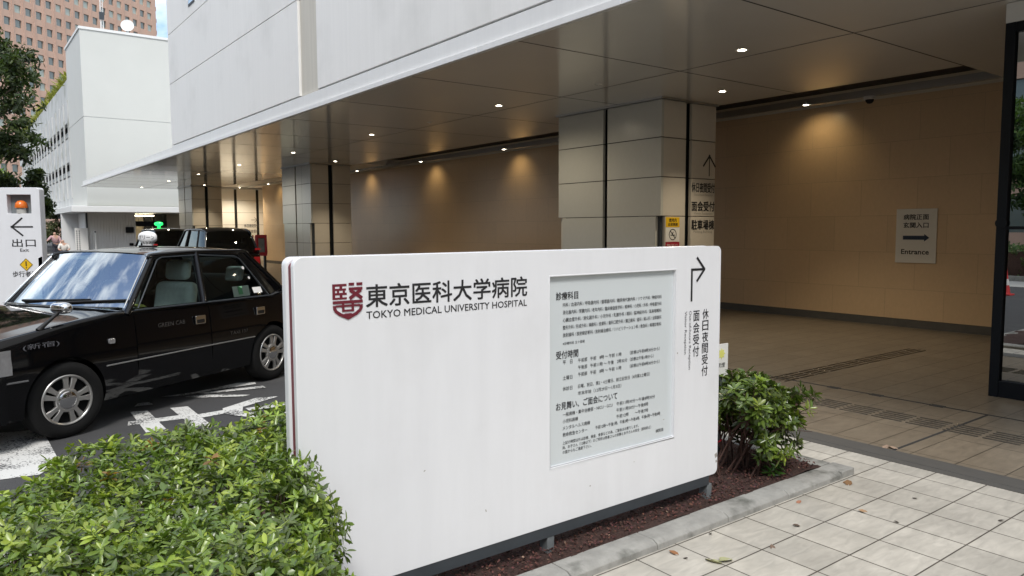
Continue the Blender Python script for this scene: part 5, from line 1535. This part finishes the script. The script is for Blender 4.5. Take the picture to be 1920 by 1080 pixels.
plain_tower('grey gridded office tower across the street, behind the viewer', -70, -95, 36, 30, 95, 'garage_concrete')

plain_tower('long unseen office block added across the street to shade the porch', -44, 5, 14, 110, 24, 'tower_brown')  # added out of view, tall enough to keep low sky off the porch wall
plain_tower('unseen grey office block added behind the viewer to shade the porch', 22, -62, 70, 16, 22, 'garage_concrete')  # added out of view to cut the sky light reaching the porch
# the hospital goes on past the lobby: unseen wing added to keep light out
MB().box((8.35, -30, 0), (13.0, -3.2, 3.81)).build('unseen_wing', 'wall_tile', HB)
# ------------------------------------------------------------------ two people by the annex
def person(label, base, joints, bones, top, hair_at, hair_r, skin_parts):
    e = empty('person', base, label, 'person')
    def grow(name, pts, edges, rad, m):
        me = bpy.data.meshes.new(name); me.from_pydata([Vector(p) for p in pts], edges, []); o = bpy.data.objects.new(name, me); col.objects.link(o)
        o.parent = e
        sk = o.modifiers.new('skin', 'SKIN'); sk.use_smooth_shade = True
        for v, r in zip(me.skin_vertices[0].data, rad): v.radius = (r, r)
        me.skin_vertices[0].data[0].use_root = True
        sb = o.modifiers.new('sub', 'SUBSURF'); sb.levels = 1; sb.render_levels = 1
        bpy.context.view_layer.update()
        me2 = bpy.data.meshes.new_from_object(o.evaluated_get(bpy.context.evaluated_depsgraph_get()))
        o.modifiers.clear(); o.data = me2; bpy.data.meshes.remove(me); me2.name = name
        me2.materials.clear(); me2.materials.append(M[m]); me2.polygons.foreach_set('use_smooth', [True] * len(me2.polygons))
        ROOT[o.name] = None
        return o
    pts, rad = [j[0] for j in joints], [j[1] for j in joints]
    grow('body', pts, bones, rad, 'skin')
    for nm, ids, eds, grow_r, m in top:
        grow(nm, [pts[i] for i in ids], eds, [rad[i] + grow_r for i in ids], m)
    seg = MB()
    hc = Vector(hair_at)
    prof = [(0, hair_r * 1.05)] + [(hair_r * math.cos(R(a)), hair_r * 1.05 * math.sin(R(a))) for a in (70, 50, 30, 10, -10, -30)]
    seg.lathe(prof, hc, (0.15, .35, 1), 14).build('hair', 'hair', e, smooth=80)
    MB().lathe([(0, .02), (.012, .0), (.016, -.02), (0, -.03)], (pts[2][0], pts[2][1] - .095, pts[2][2] - .01), (0, 0, 1), 8).build('nose', 'skin', e, smooth=60)
    return e
# 0 pelvis 1 chest 2 head 3 neck 4 Lsh 5 Lel 6 Lha 7 Rsh 8 Rel 9 Rha 10 Lhip 11 Lkn 12 Lft 13 Rhip 14 Rkn 15 Rft 16 toe 17 toe
BON = [(0, 1), (1, 3), (3, 2), (1, 4), (4, 5), (5, 6), (1, 7), (7, 8), (8, 9), (0, 10), (10, 11), (11, 12), (0, 13), (13, 14), (14, 15), (12, 16), (15, 17)]
SH = [('shirt', (0, 1, 4, 5, 7, 8), [(0, 1), (1, 2), (2, 3), (1, 4), (4, 5)], .02), ('trousers', (0, 10, 11, 12, 13, 14, 15), [(0, 1), (1, 2), (2, 3), (0, 4), (4, 5), (5, 6)], .015)]
def clothes(a, b): return [(SH[0][0], SH[0][1], SH[0][2], SH[0][3], a), (SH[1][0], SH[1][1], SH[1][2], SH[1][3], b)]
J1 = [((0, 0, .95), .13), ((-.05, -.10, 1.28), .15), ((-.08, -.20, 1.58), .09), ((-.07, -.15, 1.42), .055), ((-.24, -.12, 1.34), .055), ((-.42, -.22, 1.14), .042), ((-.66, -.26, 1.06), .035), ((.13, -.12, 1.33), .055), ((.20, -.2, 1.06), .042), ((.12, -.32, .92), .035),
      ((-.10, 0, .88), .09), ((-.11, -.03, .48), .065), ((-.12, .03, .08), .045), ((.10, 0, .88), .09), ((.12, .02, .48), .065), ((.13, .08, .08), .045), ((-.13, -.12, .04), .035), ((.14, -.08, .04), .035)]
person('person in a pink top leaning and reaching one arm out by the dark doorway', (4.50, 46.9, 0), J1, BON, clothes('cloth_pink', 'cloth_dark'), (-.08, -.17, 1.60), .108, None)
J2 = [((0, 0, .50), .14), ((.02, -.05, .84), .155), ((-.06, -.10, 1.18), .092), ((-.02, -.08, 1.0), .055), ((-.18, -.06, .92), .055), ((-.26, -.16, .68), .042), ((-.16, -.36, .62), .035), ((.20, -.06, .92), .055), ((.26, -.16, .68), .042), ((.14, -.36, .62), .035),
      ((-.10, -.05, .48), .095), ((-.13, -.45, .50), .068), ((-.13, -.45, .08), .045), ((.10, -.05, .48), .095), ((.13, -.45, .50), .068), ((.13, -.45, .08), .045), ((-.13, -.60, .04), .035), ((.13, -.60, .04), .035)]
person('dark haired person in a loose white top seated by the planter', (4.78, 46.4, 0), J2, BON, clothes('cloth_white', 'cloth_dark'), (-.08, -.06, 1.20), .115, None)
e = empty('stone_bench', (4.6, 46.75, 0), 'low pale stone bench under the seated person', 'bench')
MB().box((4.0, 46.30, .34), (5.1, 46.85, .42)).build('seat', 'stone_pale', e, bevel=.015)
for x in (4.15, 4.85): MB().box((x, 46.36, 0), (x + .14, 46.8, .339)).build('leg', 'stone_pale', e)
